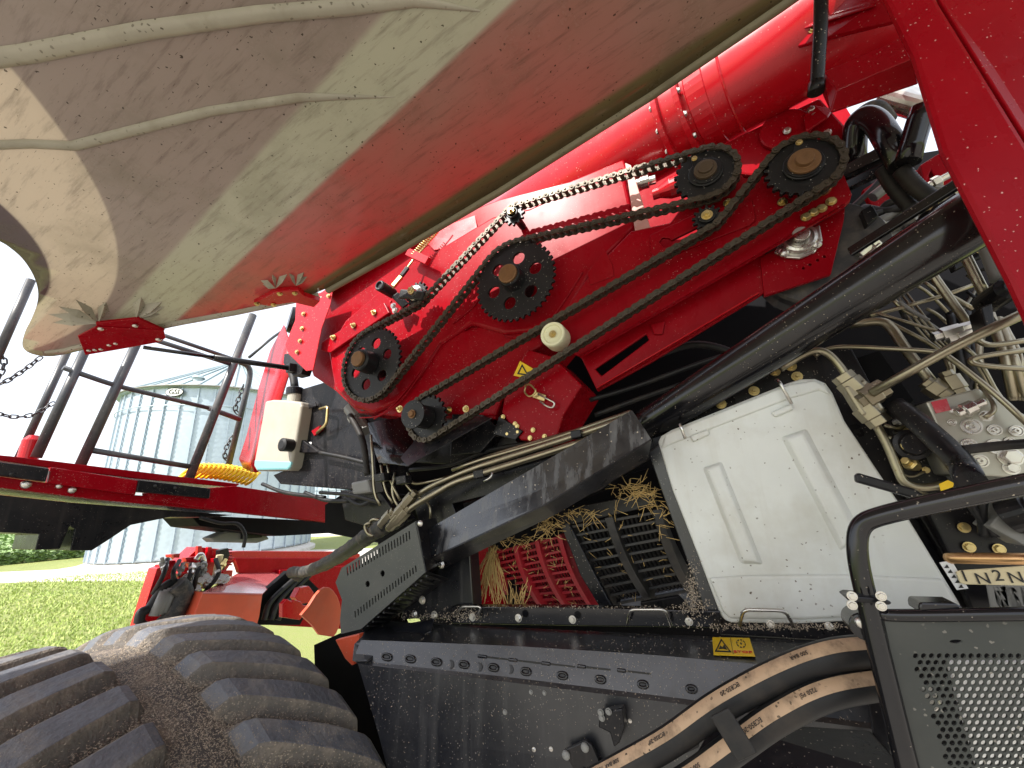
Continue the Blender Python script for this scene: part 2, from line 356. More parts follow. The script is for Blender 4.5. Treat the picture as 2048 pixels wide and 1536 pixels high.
# ---- galvanised grain bins
def grain_bin(c, r, h, rise, label, logo, post_from, nseg=96, ntot=44):
    root = empty('grain_bin', (c.x, c.y, 0), label=label, cat='grain bin', group='grain bins')
    bm = bmesh.new(); lathe_bm(bm, Vector((c.x, c.y, 0)), (0, 0, 1), [(0, r+.35), (.15, r+.35), (.36, r-.2)], 64); done('concrete_base', bm, CONC, root)
    prof = []; z = .35; st = .22
    while z < h: prof += [(z, r), (z+st*.5, r+.03)]; z += st
    prof.append((h, r))
    bm = bmesh.new(); lathe_bm(bm, Vector((c.x, c.y, 0)), (0, 0, 1), prof, nseg); wall = done('corrugated_wall', bm, GALV, root, smooth=True)
    bm = bmesh.new(); lathe_bm(bm, Vector((c.x, c.y, 0)), (0, 0, 1), [(h-.05, r+.22), (h+.02, r+.22), (h+rise*.92, .6), (h+rise, .55)], 48); roof = done('roof', bm, ROOFM, root)
    to = -flat(Vector((c.x, c.y, 0))); base = math.atan2(to.y, to.x)
    first = None
    for i in range(ntot):
        a = 2*math.pi*(i+.5)/ntot
        if abs((a-base+math.pi) % (2*math.pi)-math.pi) > R_(95): continue
        d = Vector((math.cos(a), math.sin(a), 0))
        if first is None:
            bm = bmesh.new(); o = Vector((0, 0, 0)); box_bm(bm, Vector((r+.06, 0, .35)), Vector((r+.06, 0, h-.1)), .05, .05, up=Vector((1, 0, 0)))
            first = done('stiffener', bm, GALV, root, origin=o); first.location = (0, 0, 0); first.rotation_euler = (0, 0, a)
            bm = bmesh.new(); box_bm(bm, Vector((r+.2, 0, h+.05)), Vector((.6, 0, h+rise*.93+.03)), .07, .06, up=Vector((0, 0, 1)))
            rr = done('roof_rib', bm, ROOFM, roof, origin=o); rr.location = -roof.location; rr.rotation_euler = (0, 0, a)
        else:
            s = bpy.data.objects.new('stiffener', first.data); link(s, root, WL[root.name]); s.rotation_euler = (0, 0, a)
            s = bpy.data.objects.new('roof_rib', rr.data); link(s, roof, WL[root.name]); s.rotation_euler = (0, 0, a)
    # wind ring and eave
    for z, q in ((h-.95, .022),):
        path = [Vector((c.x, c.y, z))+Vector((math.cos(t), math.sin(t), 0))*(r+.16) for t in [base-1.7+3.4*i/60 for i in range(61)]]
        bm = bmesh.new(); tube_bm(bm, path, q, 6); done('wind_ring', bm, GALV, root)
    path = [Vector((c.x, c.y, h))+Vector((math.cos(t), math.sin(t), 0))*(r+.24) for t in [2*math.pi*i/72 for i in range(73)]]
    bm = bmesh.new(); tube_bm(bm, path, .045, 6); done('eave_edge', bm, GREYP, root)
    lathe('peak_cap', Vector((c.x, c.y, h+rise)), (0, 0, 1), [(-.2, .62), (.18, .62), (.35, .12), (.55, .1)], ROOFM, root, bevel=0)
    for da in (.35, -.4):        # roof vents near the eave
        t = base+da; d = Vector((math.cos(t), math.sin(t), 0)); q = Vector((c.x, c.y, h+rise*.16))+d*(r*.86)
        lathe('roof_vent', q, (0, 0, 1), [(-.3, .22), (.13, .22), (.15, .3), (.27, .2), (.33, .03)], ROOFM, root, n=14, bevel=0)
    if logo:
        t = base+logo; d = Vector((math.cos(t), math.sin(t), 0)); s = Vector((-d.y, d.x, 0)); q = Vector((c.x, c.y, h-.33))+d*(r+.13)
        ring = lambda a, b: [q+s*(a*math.cos(2*math.pi*i/32))+Vector((0, 0, b*math.sin(2*math.pi*i/32))) for i in range(32)]
        lg = prism('logo_plate', [ring(.39, .21)], d*.04, INK, root, 0)
        prism('logo_face', [[p+d*.042 for p in ring(.36, .18)]], d*.01, WHITE, lg, 0)
        text('logo_lettering', 'GSI', q+d*.06, .33, INK, lg, s, (0, 0, 1), .01)
    return root
def binlogo(x):          # angle on the bin wall of the direction seen at pixel x
    return 0
grain_bin(SC, SR, 8.1, 2.75, 'tall galvanised grain bin with conical roof and oval logo behind the handrail', -.5, 0)
S2 = flat(ray(735, 1075))*40
grain_bin(S2, 4.8, 4.6, 1.8, 'lower galvanised bin behind the black wrapped hose and header', 0, 0, ntot=40)
# ---- white truss conveyor between the bins
cv = empty('truss_conveyor', flat(ray(590, 1090))*30, label='white steel truss conveyor rising beside the grain bin', cat='conveyor')
def tp(x, y, D): d = ray(x, y); k = D/math.hypot(d.x, d.y); return CAM+d*k
TW = mat('white_truss_paint', (.8, .8, .8), .5)
bm = bmesh.new(); tube_bm(bm, [tp(497, 1098, 30), tp(590, 1055, 30)], .07, 6); done('lower_chord', bm, TW, cv)
bm = bmesh.new(); tube_bm(bm, [tp(515, 1060+30, 30), tp(600, 1040, 30)], .07, 6); done('upper_chord', bm, TW, cv)
for i in range(7):
    t = i/6; a = tp(497, 1098, 30).lerp(tp(590, 1055, 30), t); b = tp(515, 1090, 30).lerp(tp(600, 1040, 30), min(1, t+.08)); 
    bm = bmesh.new(); tube_bm(bm, [a, b], .035, 5); done('brace', bm, TW, cv)
for x in (520, 585): 
    a = tp(x, 1080, 30); bm = bmesh.new(); tube_bm(bm, [a, Vector((a.x, a.y, 0))], .08, 6); done('leg', bm, TW, cv)
# distant tree line that closes the horizon of the field
TREE = mat('far_foliage', (.035, .06, .02), .8, var=.4)
bm = bmesh.new(); rnd = random.Random(11)
for k in range(9000):
    ang = rnd.uniform(R_(-30), R_(40)); d = SD*math.cos(ang)+SN*math.sin(ang); dist = 620+rnd.random()*25
    hh = 5+2.5*math.sin(ang*23)+2*math.sin(ang*57+1)
    leafquad(bm, d*dist+Vector((0, 0, rnd.random()*hh)), 1.3, rnd)
done('far_wood', bm, TREE, label='far line of trees closing the field at the horizon', cat='trees', kind='stuff', origin=Vector((0, 0, 0)))
# ================================================================== HARVESTER
H = empty('combine_harvester', (-1, 2.2, 0), label='large red and black combine harvester with its side shield raised and drive chains bare', cat='combine harvester')
# ---- dark inner wall of the machine
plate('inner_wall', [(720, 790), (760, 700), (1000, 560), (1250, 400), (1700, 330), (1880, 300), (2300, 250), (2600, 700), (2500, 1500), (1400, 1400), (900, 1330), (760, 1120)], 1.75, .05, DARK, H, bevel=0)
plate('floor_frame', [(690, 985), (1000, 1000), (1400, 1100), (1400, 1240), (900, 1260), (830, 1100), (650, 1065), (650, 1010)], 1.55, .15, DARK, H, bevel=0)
# ---- raised side shield: a curved panel hinged along its upper machine edge
A0 = P(625, 590, .86); B0 = P(1560, 5, .86)
e_s = (B0-A0).normalized(); e_w = Vector((0, -1, .05)).normalized(); e_w = (e_w-e_s*e_w.dot(e_s)).normalized(); e_n = e_s.cross(e_w)
if e_n.z < 0: e_n = -e_n
def SW(x, y):
    d = ray(x, y); t = (A0-CAM).dot(e_n)/d.dot(e_n); q = CAM+d*t-A0; return (q.dot(e_s), q.dot(e_w))
def bulge(s, w): return .10*(1-math.exp(-max(0, w)*1.2))*0 - .05*max(0, -.55-s)**2 - .03*(w-.35)**2
def SH(s, w, off=0): return A0+e_s*s+e_w*w+e_n*(bulge(s, w)+off)
edge_raw = [(1560, 5), (1300, 183), (1000, 372), (800, 492), (660, 572), (600, 598), (470, 630), (340, 655), (200, 690), (130, 706), (92, 709), (60, 702), (46, 688), (50, 664), (62, 640), (74, 608), (76, 580), (66, 548), (45, 516), (18, 492), (0, 481)]
k0 = [Vector((x, y, 0)) for x, y in edge_raw[5:]]
edge_px = edge_raw[:5]+[(p.x, p.y) for p in spline(k0, 4)]
out = [SW(x, y) for x, y in edge_px]
sl, wl_ = out[-1]
s0 = out[0][0]
out += [(sl-.06, wl_+.12), (sl-.12, wl_+.4), (sl-.1, 1.65), (sl, 1.78), (s0+1.5, 1.78), (s0+1.5, .12), (s0+.3, .0)]  # unseen outer and rear extent, widened to cast shade on the machine
def shield_mat():
    m = bpy.data.materials.new('translucent_shield'); m.use_nodes = True; nt = m.node_tree; b = nt.nodes['Principled BSDF']
    uv = nd(nt, 'ShaderNodeUVMap'); sp = nd(nt, 'ShaderNodeSeparateXYZ'); L(nt, uv.outputs[0], sp.inputs[0]); S, W = sp.outputs[0], sp.outputs[1]
    p = pos(nt)
    def side(a, b_, soft=.012):            # 1 on the left of the line a -> b in panel coordinates
        (x0, y0), (x1, y1) = SW(*a), SW(*b_); dx, dy = x1-x0, y1-y0; l = math.hypot(dx, dy)
        v = mth(nt, 'SUBTRACT', mth(nt, 'MULTIPLY', mth(nt, 'SUBTRACT', W, y0), dx/l), mth(nt, 'MULTIPLY', mth(nt, 'SUBTRACT', S, x0), dy/l))
        return mth(nt, 'MULTIPLY_ADD', v, 1/soft, .5)
    def cl(v): 
        q = nd(nt, 'ShaderNodeClamp'); L(nt, v, q.inputs[0]); return q.outputs[0]
    def circle(a, b_, c, soft=.006):       # 1 inside the circle through three panel points
        (ax, ay), (bx, by), (cx, cy) = SW(*a), SW(*b_), SW(*c); d = 2*(ax*(by-cy)+bx*(cy-ay)+cx*(ay-by))
        ux = ((ax*ax+ay*ay)*(by-cy)+(bx*bx+by*by)*(cy-ay)+(cx*cx+cy*cy)*(ay-by))/d
        uy = ((ax*ax+ay*ay)*(cx-bx)+(bx*bx+by*by)*(ax-cx)+(cx*cx+cy*cy)*(bx-ax))/d; r = math.hypot(ax-ux, ay-uy)
        q = mth(nt, 'SQRT', mth(nt, 'ADD', mth(nt, 'POWER', mth(nt, 'SUBTRACT', S, ux), 2), mth(nt, 'POWER', mth(nt, 'SUBTRACT', W, uy), 2)))
        return cl(mth(nt, 'MULTIPLY_ADD', mth(nt, 'SUBTRACT', r, q), 1/soft, .5))
    def orient(v, px):                     # flip so that px lies on the 1 side
        return v
    # stripe between two lines, rear field with a painted red glow, front pale field
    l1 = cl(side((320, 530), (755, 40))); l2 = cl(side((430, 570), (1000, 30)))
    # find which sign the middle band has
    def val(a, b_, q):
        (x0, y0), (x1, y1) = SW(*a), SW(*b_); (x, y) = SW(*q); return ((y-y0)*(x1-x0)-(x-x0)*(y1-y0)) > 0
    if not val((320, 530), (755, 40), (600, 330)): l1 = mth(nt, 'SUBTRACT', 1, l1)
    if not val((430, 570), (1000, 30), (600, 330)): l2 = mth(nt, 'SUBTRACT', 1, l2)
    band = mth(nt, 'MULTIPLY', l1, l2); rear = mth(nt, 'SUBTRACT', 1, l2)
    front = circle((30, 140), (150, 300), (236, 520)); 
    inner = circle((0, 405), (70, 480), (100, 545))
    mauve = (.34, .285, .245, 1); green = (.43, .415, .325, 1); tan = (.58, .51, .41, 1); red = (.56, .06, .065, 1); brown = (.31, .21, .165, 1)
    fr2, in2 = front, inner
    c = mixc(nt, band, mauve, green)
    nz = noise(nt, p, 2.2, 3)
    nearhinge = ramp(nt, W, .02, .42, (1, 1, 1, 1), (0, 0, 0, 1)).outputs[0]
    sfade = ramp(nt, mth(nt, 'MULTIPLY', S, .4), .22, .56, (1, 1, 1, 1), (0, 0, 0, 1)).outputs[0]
    red_glow = cl(mth(nt, 'MULTIPLY', sfade, mth(nt, 'ADD', nearhinge, mth(nt, 'MULTIPLY_ADD', nz, 1.2, -.6))))  # red outer paint showing through, with reflected glow put into the colour
    c = mixc(nt, rear, c, mixc(nt, red_glow, brown, red))
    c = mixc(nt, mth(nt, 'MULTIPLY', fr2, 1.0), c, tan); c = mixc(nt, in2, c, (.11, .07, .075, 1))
    nv = [n for n in (0,)]
    # dark hinge margin where nothing shows through
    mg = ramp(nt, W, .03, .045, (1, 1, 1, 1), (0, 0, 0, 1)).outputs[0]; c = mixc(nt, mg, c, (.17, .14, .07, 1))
    trans_col = c
    # grime: long smears across the panel, specks of chaff
    mp = nd(nt, 'ShaderNodeMapping'); mp.inputs[2].default_value = (0, 0, R_(28)); mp.inputs[3].default_value = (7, 60, 1); L(nt, uv.outputs[0], mp.inputs[0])
    sm = ramp(nt, noise(nt, mp.outputs[0], 1, 5, .7), .52, .74).outputs[0]
    c = mixc(nt, mth(nt, 'MULTIPLY', sm, .6), c, (.09, .06, .045, 1))
    gr = ramp(nt, noise(nt, p, 5, 6, .7), .48, .75).outputs[0]; c = mixc(nt, mth(nt, 'MULTIPLY', gr, .4), c, (.13, .115, .07, 1))
    k = specks(nt, mp.outputs[0], 5, .14, .5); c = mixc(nt, mth(nt, 'MULTIPLY', k, .8), c, (.04, .025, .015, 1))
    k2 = specks(nt, p, 75, .17, .2); c = mixc(nt, k2, c, (.035, .025, .015, 1))
    L(nt, c, b.inputs['Base Color']); b.inputs['Roughness'].default_value = .34
    L(nt, mth(nt, 'MULTIPLY_ADD', gr, .25, .2), b.inputs['Roughness']); b.inputs['Coat Weight'].default_value = .5; b.inputs['Coat Roughness'].default_value = .16
    tr = nd(nt, 'ShaderNodeBsdfTranslucent'); L(nt, mixc(nt, .35, c, trans_col), tr.inputs[0])
    mx = nd(nt, 'ShaderNodeMixShader'); mx.inputs[0].default_value = .42
    L(nt, b.outputs[0], mx.inputs[1]); L(nt, tr.outputs[0], mx.inputs[2]); L(nt, mx.outputs[0], nt.nodes['Material Output'].inputs[0])
    return m
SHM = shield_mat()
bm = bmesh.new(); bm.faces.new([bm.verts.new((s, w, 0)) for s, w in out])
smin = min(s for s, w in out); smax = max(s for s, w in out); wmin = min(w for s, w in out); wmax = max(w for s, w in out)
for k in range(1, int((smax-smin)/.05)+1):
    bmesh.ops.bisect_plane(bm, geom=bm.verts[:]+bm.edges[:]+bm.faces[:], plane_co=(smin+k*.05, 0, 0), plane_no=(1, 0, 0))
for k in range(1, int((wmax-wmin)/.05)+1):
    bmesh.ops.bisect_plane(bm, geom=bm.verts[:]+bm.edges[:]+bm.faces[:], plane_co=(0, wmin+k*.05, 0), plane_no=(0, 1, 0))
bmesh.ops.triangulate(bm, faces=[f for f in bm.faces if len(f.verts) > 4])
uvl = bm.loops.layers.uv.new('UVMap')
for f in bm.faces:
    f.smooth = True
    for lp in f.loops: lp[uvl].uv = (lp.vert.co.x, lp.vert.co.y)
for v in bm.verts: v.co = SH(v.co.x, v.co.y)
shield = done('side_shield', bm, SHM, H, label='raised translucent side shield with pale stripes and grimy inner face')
so = shield.modifiers.new('skin', 'SOLIDIFY'); so.thickness = .007; so.offset = 1 if shield.data.polygons[0].normal.z < 0 else -1
so.offset = -1
# moulded stiffening ribs and rolled rim on the inner face
RIBM = mat('grimy_shield_rib', (.33, .305, .24), .42, dust=(.5, 9), dustcol=(.17, .145, .09, 1), speck=(90, .25, .5, (.05, .035, .02, 1)), bump=.1)
def rib(px, wd, name='stiffening_rib', m=RIBM, hgt=.008):
    pts = [SW(x, y) for x, y in px]; d = []
    for (a, b) in zip(pts, pts[1:]):
        for k in range(6): d.append((a[0]+(b[0]-a[0])*k/6, a[1]+(b[1]-a[1])*k/6))
    d.append(pts[-1]); n = len(d); bm = bmesh.new(); rows = []
    for i, (s, w) in enumerate(d):
        a, b = d[max(0, i-1)], d[min(n-1, i+1)]; tx, ty = b[0]-a[0], b[1]-a[1]; l = math.hypot(tx, ty); nx, ny = -ty/l, tx/l
        e = wd[min(len(wd)-1, i*(len(wd)-1)//(n-1))] if n > 1 else wd[0]; f = i*(len(wd)-1)/(n-1); j = int(f); e = wd[j]+(wd[min(j+1, len(wd)-1)]-wd[j])*(f-j)
        rows.append([bm.verts.new(SH(s+nx*e*q, w+ny*e*q, -hgt*z*min(1, e/.015)-.0005)) for q, z in ((-1, -.3), (-.7, .75), (-.3, 1), (.3, 1), (.7, .75), (1, -.3))])
    for a, b in zip(rows, rows[1:]):
        for q in range(5): bm.faces.new((a[q], a[q+1], b[q+1], b[q])).smooth = True
    return done(name, bm, m, shield)
rib([(-420, 190), (-40, 118), (0, 112), (60, 104), (300, 58), (520, 28), (700, 14), (830, 2), (960, 22)], [.006, .017, .017, .017, .016, .015, .015, .011, .002])
rib([(-260, 300), (-30, 288), (60, 285), (150, 290), (260, 262), (420, 222), (600, 195), (660, 194), (790, 194)], [.004, .011, .011, .012, .012, .011, .011, .008, .001])
RIMM = mat('dull_shield_rim', (.17, .145, .085), .45, dust=(.5, 9), dustcol=(.09, .07, .04, 1), speck=(90, .25, .5, (.05, .035, .02, 1)))
rib([(1640, -45), (1560, 12), (1300, 190), (1000, 380), (800, 498), (655, 580)], [.012]*6, 'rolled_rim', RIMM, hgt=.012)
rib([(640, 588), (470, 624), (340, 648), (200, 682), (130, 698), (92, 701)], [.012, .012, .012, .012, .01, .006], 'rolled_rim', SHM if False else RIBM, hgt=.012)
# fan-shaped gussets moulded where the brackets are fixed
def gusset(cx, cy, tips, wpx):
    c = SW(cx, cy); bm = bmesh.new()
    for tx, ty in tips:
        t = SW(tx, ty); dx, dy = t[0]-c[0], t[1]-c[1]; l = math.hypot(dx, dy); nx, ny = -dy/l*wpx*l, dx/l*wpx*l
        mid = (c[0]+dx*.55, c[1]+dy*.55)
        a = bm.verts.new(SH(c[0], c[1], -.024)); b = bm.verts.new(SH(mid[0]+nx, mid[1]+ny, .001)); d = bm.verts.new(SH(t[0], t[1], .001)); e = bm.verts.new(SH(mid[0]-nx, mid[1]-ny, .001)); r = bm.verts.new(SH(mid[0], mid[1], -.022))
        bm.faces.new((a, b, r)); bm.faces.new((b, d, r)); bm.faces.new((a, r, e)); bm.faces.new((r, d, e))
    return done('bracket_gusset', bm, RIBM, shield)
gusset(200, 635, [(95, 628), (115, 612), (150, 598), (212, 603), (105, 645)], .13)
gusset(275, 628, [(283, 594), (325, 603), (330, 613), (322, 628)], .16)
gusset(552, 565, [(520, 560), (545, 548), (575, 547), (525, 568)], .16)
gusset(592, 560, [(578, 545), (608, 543), (615, 552)], .18)
def sb(px, off=-.02): s, w = SW(*px); return SH(s, w, off)
def shplate(name, px, off, th, m, **k): return prism(name, [[sb(p, off) for p in px]], e_n*th, m, shield, .002, **k)
br = shplate('strut_bracket', [(160, 655), (195, 637), (330, 645), (334, 660), (325, 668), (240, 683), (175, 693)], -.035, .006, RED)
shplate('bracket_foot', [(195, 632), (280, 623), (332, 648), (200, 650)], -.03, .01, RED)
for x, y, r in ((206, 640, 5), (274, 634, 5), (182, 683, 3.5), (194, 682, 3.5), (206, 681, 3.5), (222, 673, 3.5), (235, 670, 3.5), (320, 662, 5)):
    bolt(sb((x, y), -.036), mpx(r, sb((x, y))), shield, STEEL, 'rivet', axis=-e_n)
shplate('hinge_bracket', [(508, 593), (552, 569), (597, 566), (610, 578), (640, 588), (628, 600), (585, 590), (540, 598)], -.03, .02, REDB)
for x, y in ((515, 592), (548, 594), (560, 572), (590, 571)): bolt(sb((x, y), -.032), mpx(4, sb((x, y))), shield, ZINC, 'bolt', axis=-e_n)
# ---- chain case: red drive housing
YC = 1.0                     # plane of the chains
case = plate('drive_case', [(600, 612), (668, 566), (840, 458), (1000, 398), (1140, 362), (1247, 318), (1262, 360), (1282, 465), (1180, 560), (1075, 690), (1012, 770), (990, 838), (905, 835), (805, 835), (737, 826), (716, 826), (672, 783), (626, 752), (610, 700)], 1.10, .28, RED, H, bevel=.006,
    label='glossy red sheet metal drive case carrying the sprockets')
# stepped cover pressing that follows the two big sprockets
plate('pressed_cover', [(655, 700), (690, 640), (800, 545), (905, 480), (985, 432), (1060, 415), (1245, 330), (1272, 452), (1186, 540), (1128, 640), (1080, 662), (1010, 668), (940, 648), (880, 690), (838, 755), (790, 805), (745, 826), (708, 815), (668, 775)], 1.075, .03, RED, case, bevel=.012, segs=3)
plate('lower_lobe', [(795, 700), (1000, 640), (1075, 650), (1085, 690), (1060, 705), (1015, 770), (990, 832), (905, 830), (810, 830), (770, 815)], 1.088, .02, RED, case, bevel=.008)
# folded front flange, in full sun
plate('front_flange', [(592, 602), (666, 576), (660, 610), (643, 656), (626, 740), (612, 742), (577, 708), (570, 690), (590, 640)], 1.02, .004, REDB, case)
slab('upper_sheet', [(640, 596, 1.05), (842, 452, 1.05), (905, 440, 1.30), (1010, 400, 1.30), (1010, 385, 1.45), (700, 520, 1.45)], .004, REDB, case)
b_ = plate('bolted_strip', [(643, 684), (768, 605), (778, 625), (660, 705), (640, 700)], 1.055, .012, RED, case)
bolts([(667, 675), (707, 651), (748, 625)], 1.05, 4.5, b_, ZINC, 'nut')
bolts([(607, 628), (604, 657), (600, 682), (594, 704), (657, 592)], 1.015, 3.6, case, ZINC, 'bolt')
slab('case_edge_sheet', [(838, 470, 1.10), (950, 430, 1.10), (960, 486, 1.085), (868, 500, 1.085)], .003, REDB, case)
for pts in ([(720, 836), (760, 830), (800, 795), (842, 740), (880, 685)], [(748, 838), (790, 812), (832, 762), (868, 700)], [(905, 648), (945, 615), (962, 590)], [(1010, 672), (1060, 676), (1090, 655), (1130, 600), (1165, 545)]):
    tube('weld_seam', [(x, y, 1.072) for x, y in pts], .0028, RED, case, curve=True, n=6)
# right-hand end: pale worn edge of the cut sheet
slab('cut_sheet_edge', [(1250, 325, 1.06), (1262, 330, 1.06), (1303, 462, 1.06), (1270, 463, 1.06)], .01, mat('worn_red_edge', (.55, .26, .22), .5, dust=(.6, 30), dustcol=(.6, .45, .4, 1)), case)
# ---- inspection chute with warning label and latch
chute = plate('inspection_chute', [(1055, 699), (1105, 712), (1164, 770), (1126, 832), (1110, 888), (1040, 880), (1003, 825), (1012, 770)], 1.06, .2, RED, H, bevel=.005)
bolts([(1006, 834), (1030, 848), (1034, 853), (1036, 864), (1066, 860), (1089, 873), (1060, 876), (1015, 868)], 1.055, 4, chute, ZINC)
d_ = plate('warning_decal', [(1040, 722), (1076, 743), (1068, 760), (1027, 751)], 1.057, .001, YEL, chute, bevel=0)
plate('hazard_triangle', [(1044, 728), (1058, 752), (1034, 748)], 1.0555, .001, INK, d_, bevel=0, holes=[[(1044, 733), (1053, 748), (1038, 746)]])
plate('stop_mark', [(1063, 742), (1069, 745), (1068, 753), (1061, 752)], 1.0555, .001, INK, d_, bevel=0)
lt = tube('latch_handle', [(1052, 770, 1.04), (1060, 768, 1.035), (1074, 783, 1.03), (1060, 795, 1.035), (1048, 785, 1.04), (1052, 770, 1.04)], .0028, ZINC, chute, bend=.012, n=8)
tube('latch_hook', [(1076, 788, 1.045), (1103, 802, 1.04), (1110, 806, 1.04), (1106, 816, 1.04), (1096, 814, 1.04), (1080, 803, 1.045)], .003, STEEL, chute, bend=.01, n=8)
slab('latch_base', [(1068, 782, 1.048), (1092, 790, 1.048), (1088, 803, 1.048), (1064, 794, 1.048)], .006, ZINC, chute)
# ---- long red beam to the rear
beam = plate('chain_beam', [(1140, 605), (1186, 540), (1262, 462), (1340, 445), (1385, 385), (1480, 345), (1490, 356), (1560, 350), (1686, 344), (1704, 388), (1700, 402), (1690, 412), (1444, 553), (1160, 713), (1095, 690)], 1.055, .012, RED, H, bevel=.004, label='red beam sheet under the rear pair of sprockets',
    holes=[[(1318, 484), (1325, 475), (1338, 476), (1343, 480), (1400, 452), (1404, 458), (1346, 486), (1340, 494), (1326, 495)], [(1466, 430), (1484, 426), (1485, 432), (1468, 437)]])
plate('beam_pocket', [(1175, 545), (1210, 500), (1225, 530), (1228, 552), (1180, 570)], 1.052, .002, RED, beam)
plate('beam_doubler', [(1300, 470), (1395, 425), (1505, 400), (1512, 440), (1500, 450), (1320, 520), (1300, 505)], 1.050, .004, RED, beam, bevel=.003, holes=[[(1318, 484), (1325, 475), (1338, 476), (1343, 480), (1400, 452), (1404, 458), (1346, 486), (1340, 494), (1326, 495)]])
slab('beam_lip', [(1690, 412, 1.03), (1444, 555, 1.03), (1160, 716, 1.03), (1160, 710, 1.056), (1444, 549, 1.056), (1690, 406, 1.056)], .003, RED, beam)
plate('beam_web', [(1160, 711), (1444, 551), (1530, 505), (1530, 585), (1519, 592), (1300, 726), (1195, 783)], 1.09, .01, RED, beam, holes=[[(1190, 738), (1292, 668), (1298, 680), (1203, 752)], ])
slab('web_flange', [(1195, 783, 1.095), (1519, 592, 1.095), (1519, 586, 1.05), (1195, 776, 1.05)], .004, REDB, beam)
for pts in ([(1300, 648), (1330, 642), (1325, 668), (1308, 668)],): plate('web_clip', pts, 1.08, .01, RED, beam)
be = plate('bearing_plate', [(1520, 516), (1690, 415), (1688, 440), (1662, 548), (1528, 592)], 1.085, .012, RED, H, holes=[[(x+3*math.cos(t), y+3*math.sin(t)) for t in [i*math.pi/4 for i in range(8)]] for x, y in ((1607, 536), (1620, 529), (1635, 520), (1649, 513))])
c0 = P(1600, 492, 1.08)
bf = plate('bearing_flange', [(1548, 505), (1562, 485), (1640, 448), (1646, 480), (1630, 505), (1600, 517), (1570, 515)], 1.075, .008, STEEL, be, bevel=.003)
lathe('bearing_race', P(1598, 480, 1.075), OUT, [(0, .038), (.012, .036), (.014, .028), (.006, .026), (.006, .02), (.03, .018)], STEEL, be)
bolts([(1568, 506), (1632, 489)], 1.073, 10, be, STEEL, 'rivet')
bolts([(1612, 434), (1627, 425), (1643, 417), (1662, 403)], 1.052, 7.5, beam, ZINC, 'bolt')
bolts([(1565, 404), (1456, 406)], 1.05, 7, beam, ZINC, 'nut')
lathe('spacer_puck', P(1645, 380, 1.055), OUT, [(0, .017), (.018, .017)], ZINC, beam)
# black belt pulley behind the bearing plate
lathe('belt_pulley', P(1642, 502, 1.12), (0, 1, 0), [(0, .135), (.01, .14), (.02, .125), (.045, .118), (.07, .125), (.08, .14), (.09, .13)], mat('dusty_black_pulley', (.035, .035, .037), .5, dust=(.4, 12)), H, n=40)
# ---- sprockets
def sprocket(x, y, Y, r, teeth, th, parent, holes=0, hole_r=0, hole_c=0, bore=0, name='sprocket', m=None, td=.009):
    c = P(x, y, Y); pts = []
    for i in range(teeth):
        for da, dr in ((-.32, -td*.62), (-.14, td*.38), (.14, td*.38), (.32, -td*.62)):
            t = 2*math.pi*(i+da)/teeth; pts.append(Vector((c.x+(r+dr)*math.cos(t), c.y, c.z+(r+dr)*math.sin(t))))
    lo = [pts]
    for i in range(holes):
        t = 2*math.pi*(i+.25)/holes; lo.append(circ(Vector((c.x+hole_c*math.cos(t), c.y, c.z+hole_c*math.sin(t))), hole_r, 20))
    o = prism(name, lo, (0, th, 0), m or IRON, parent, .0012)
    return o, c
R1, R2, R3, R4 = .137, .135, .0745, .0755
PITCH_ = .0212
def hub(o, c, prof, m, name, n=28): return lathe(name, c, OUT, prof, m, o, n)
s1, c1 = sprocket(742, 727, YC, R1, 40, .01, H, 6, .021, .078)
hub(s1, c1, [(-.06, .04), (.0, .04), (.008, .042), (.05, .04), (.056, .036)], IRON, 'hub'); hub(s1, c1+OUT*.05, [(0, .028), (.016, .028), (.018, .026)], RUST, 'shaft_end')
s2, c2 = sprocket(1028, 560, YC, R2, 40, .01, H, 6, .021, .076)
hub(s2, c2, [(-.07, .04), (.0, .04), (.008, .039), (.035, .037), (.04, .034)], IRON, 'hub'); hub(s2, c2+OUT*.034, [(0, .031), (.012, .031), (.014, .029)], RUST, 'shaft_end')
def cam_plate(o, c, ang, r, ln, Y):
    """tear-drop retaining plate with one bolt"""
    pts = []
    for i in range(15):
        t = ang+math.pi*.62+i*(2*math.pi-2*math.pi*.62)/14; pts.append(Vector((c.x+r*math.cos(t), Y, c.z+r*math.sin(t))))
    q = Vector((c.x+ln*math.cos(ang), Y, c.z+ln*math.sin(ang)))
    for i in range(7):
        t = ang-math.pi/2+i*math.pi/6; pts.append(Vector((q.x+.008*math.cos(t), Y, q.z+.008*math.sin(t))))
    prism('retaining_plate', [pts], (0, .005, 0), IRON, o, .001); bolt(q+OUT*.001, .006, o, ZINC)
s3, c3 = sprocket(1411, 347, YC, R3, 22, .012, H)
cam_plate(s3, c3, R_(112), .036, .05, YC-.012); hub(s3, c3, [(-.055, .03), (0, .03), (.005, .042), (.008, .04)], IRON, 'hub'); hub(s3, c3+OUT*.012, [(0, .028), (.008, .027), (.008, .018), (.016, .017)], mat('dark_rust', (.09, .06, .035), .5, metal=.4), 'shaft_end')
s4, c4 = sprocket(1606, 331, YC, R4, 24, .012, H)
cam_plate(s4, c4, R_(88), .038, .055, YC-.012); hub(s4, c4, [(-.055, .03), (0, .03), (.005, .042), (.008, .04)], IRON, 'hub'); hub(s4, c4+OUT*.012, [(0, .033), (.006, .032), (.006, .019), (.016, .018)], RUST, 'shaft_end')
s5, c5 = sprocket(853, 835, YC, .073, 21, .012, H)
hub(s5, c5, [(-.05, .03), (0, .034), (.006, .038), (.06, .036), (.062, .045), (.068, .045)], IRON, 'hub'); bolt(c5+OUT*.07, .011, s5, RUST)
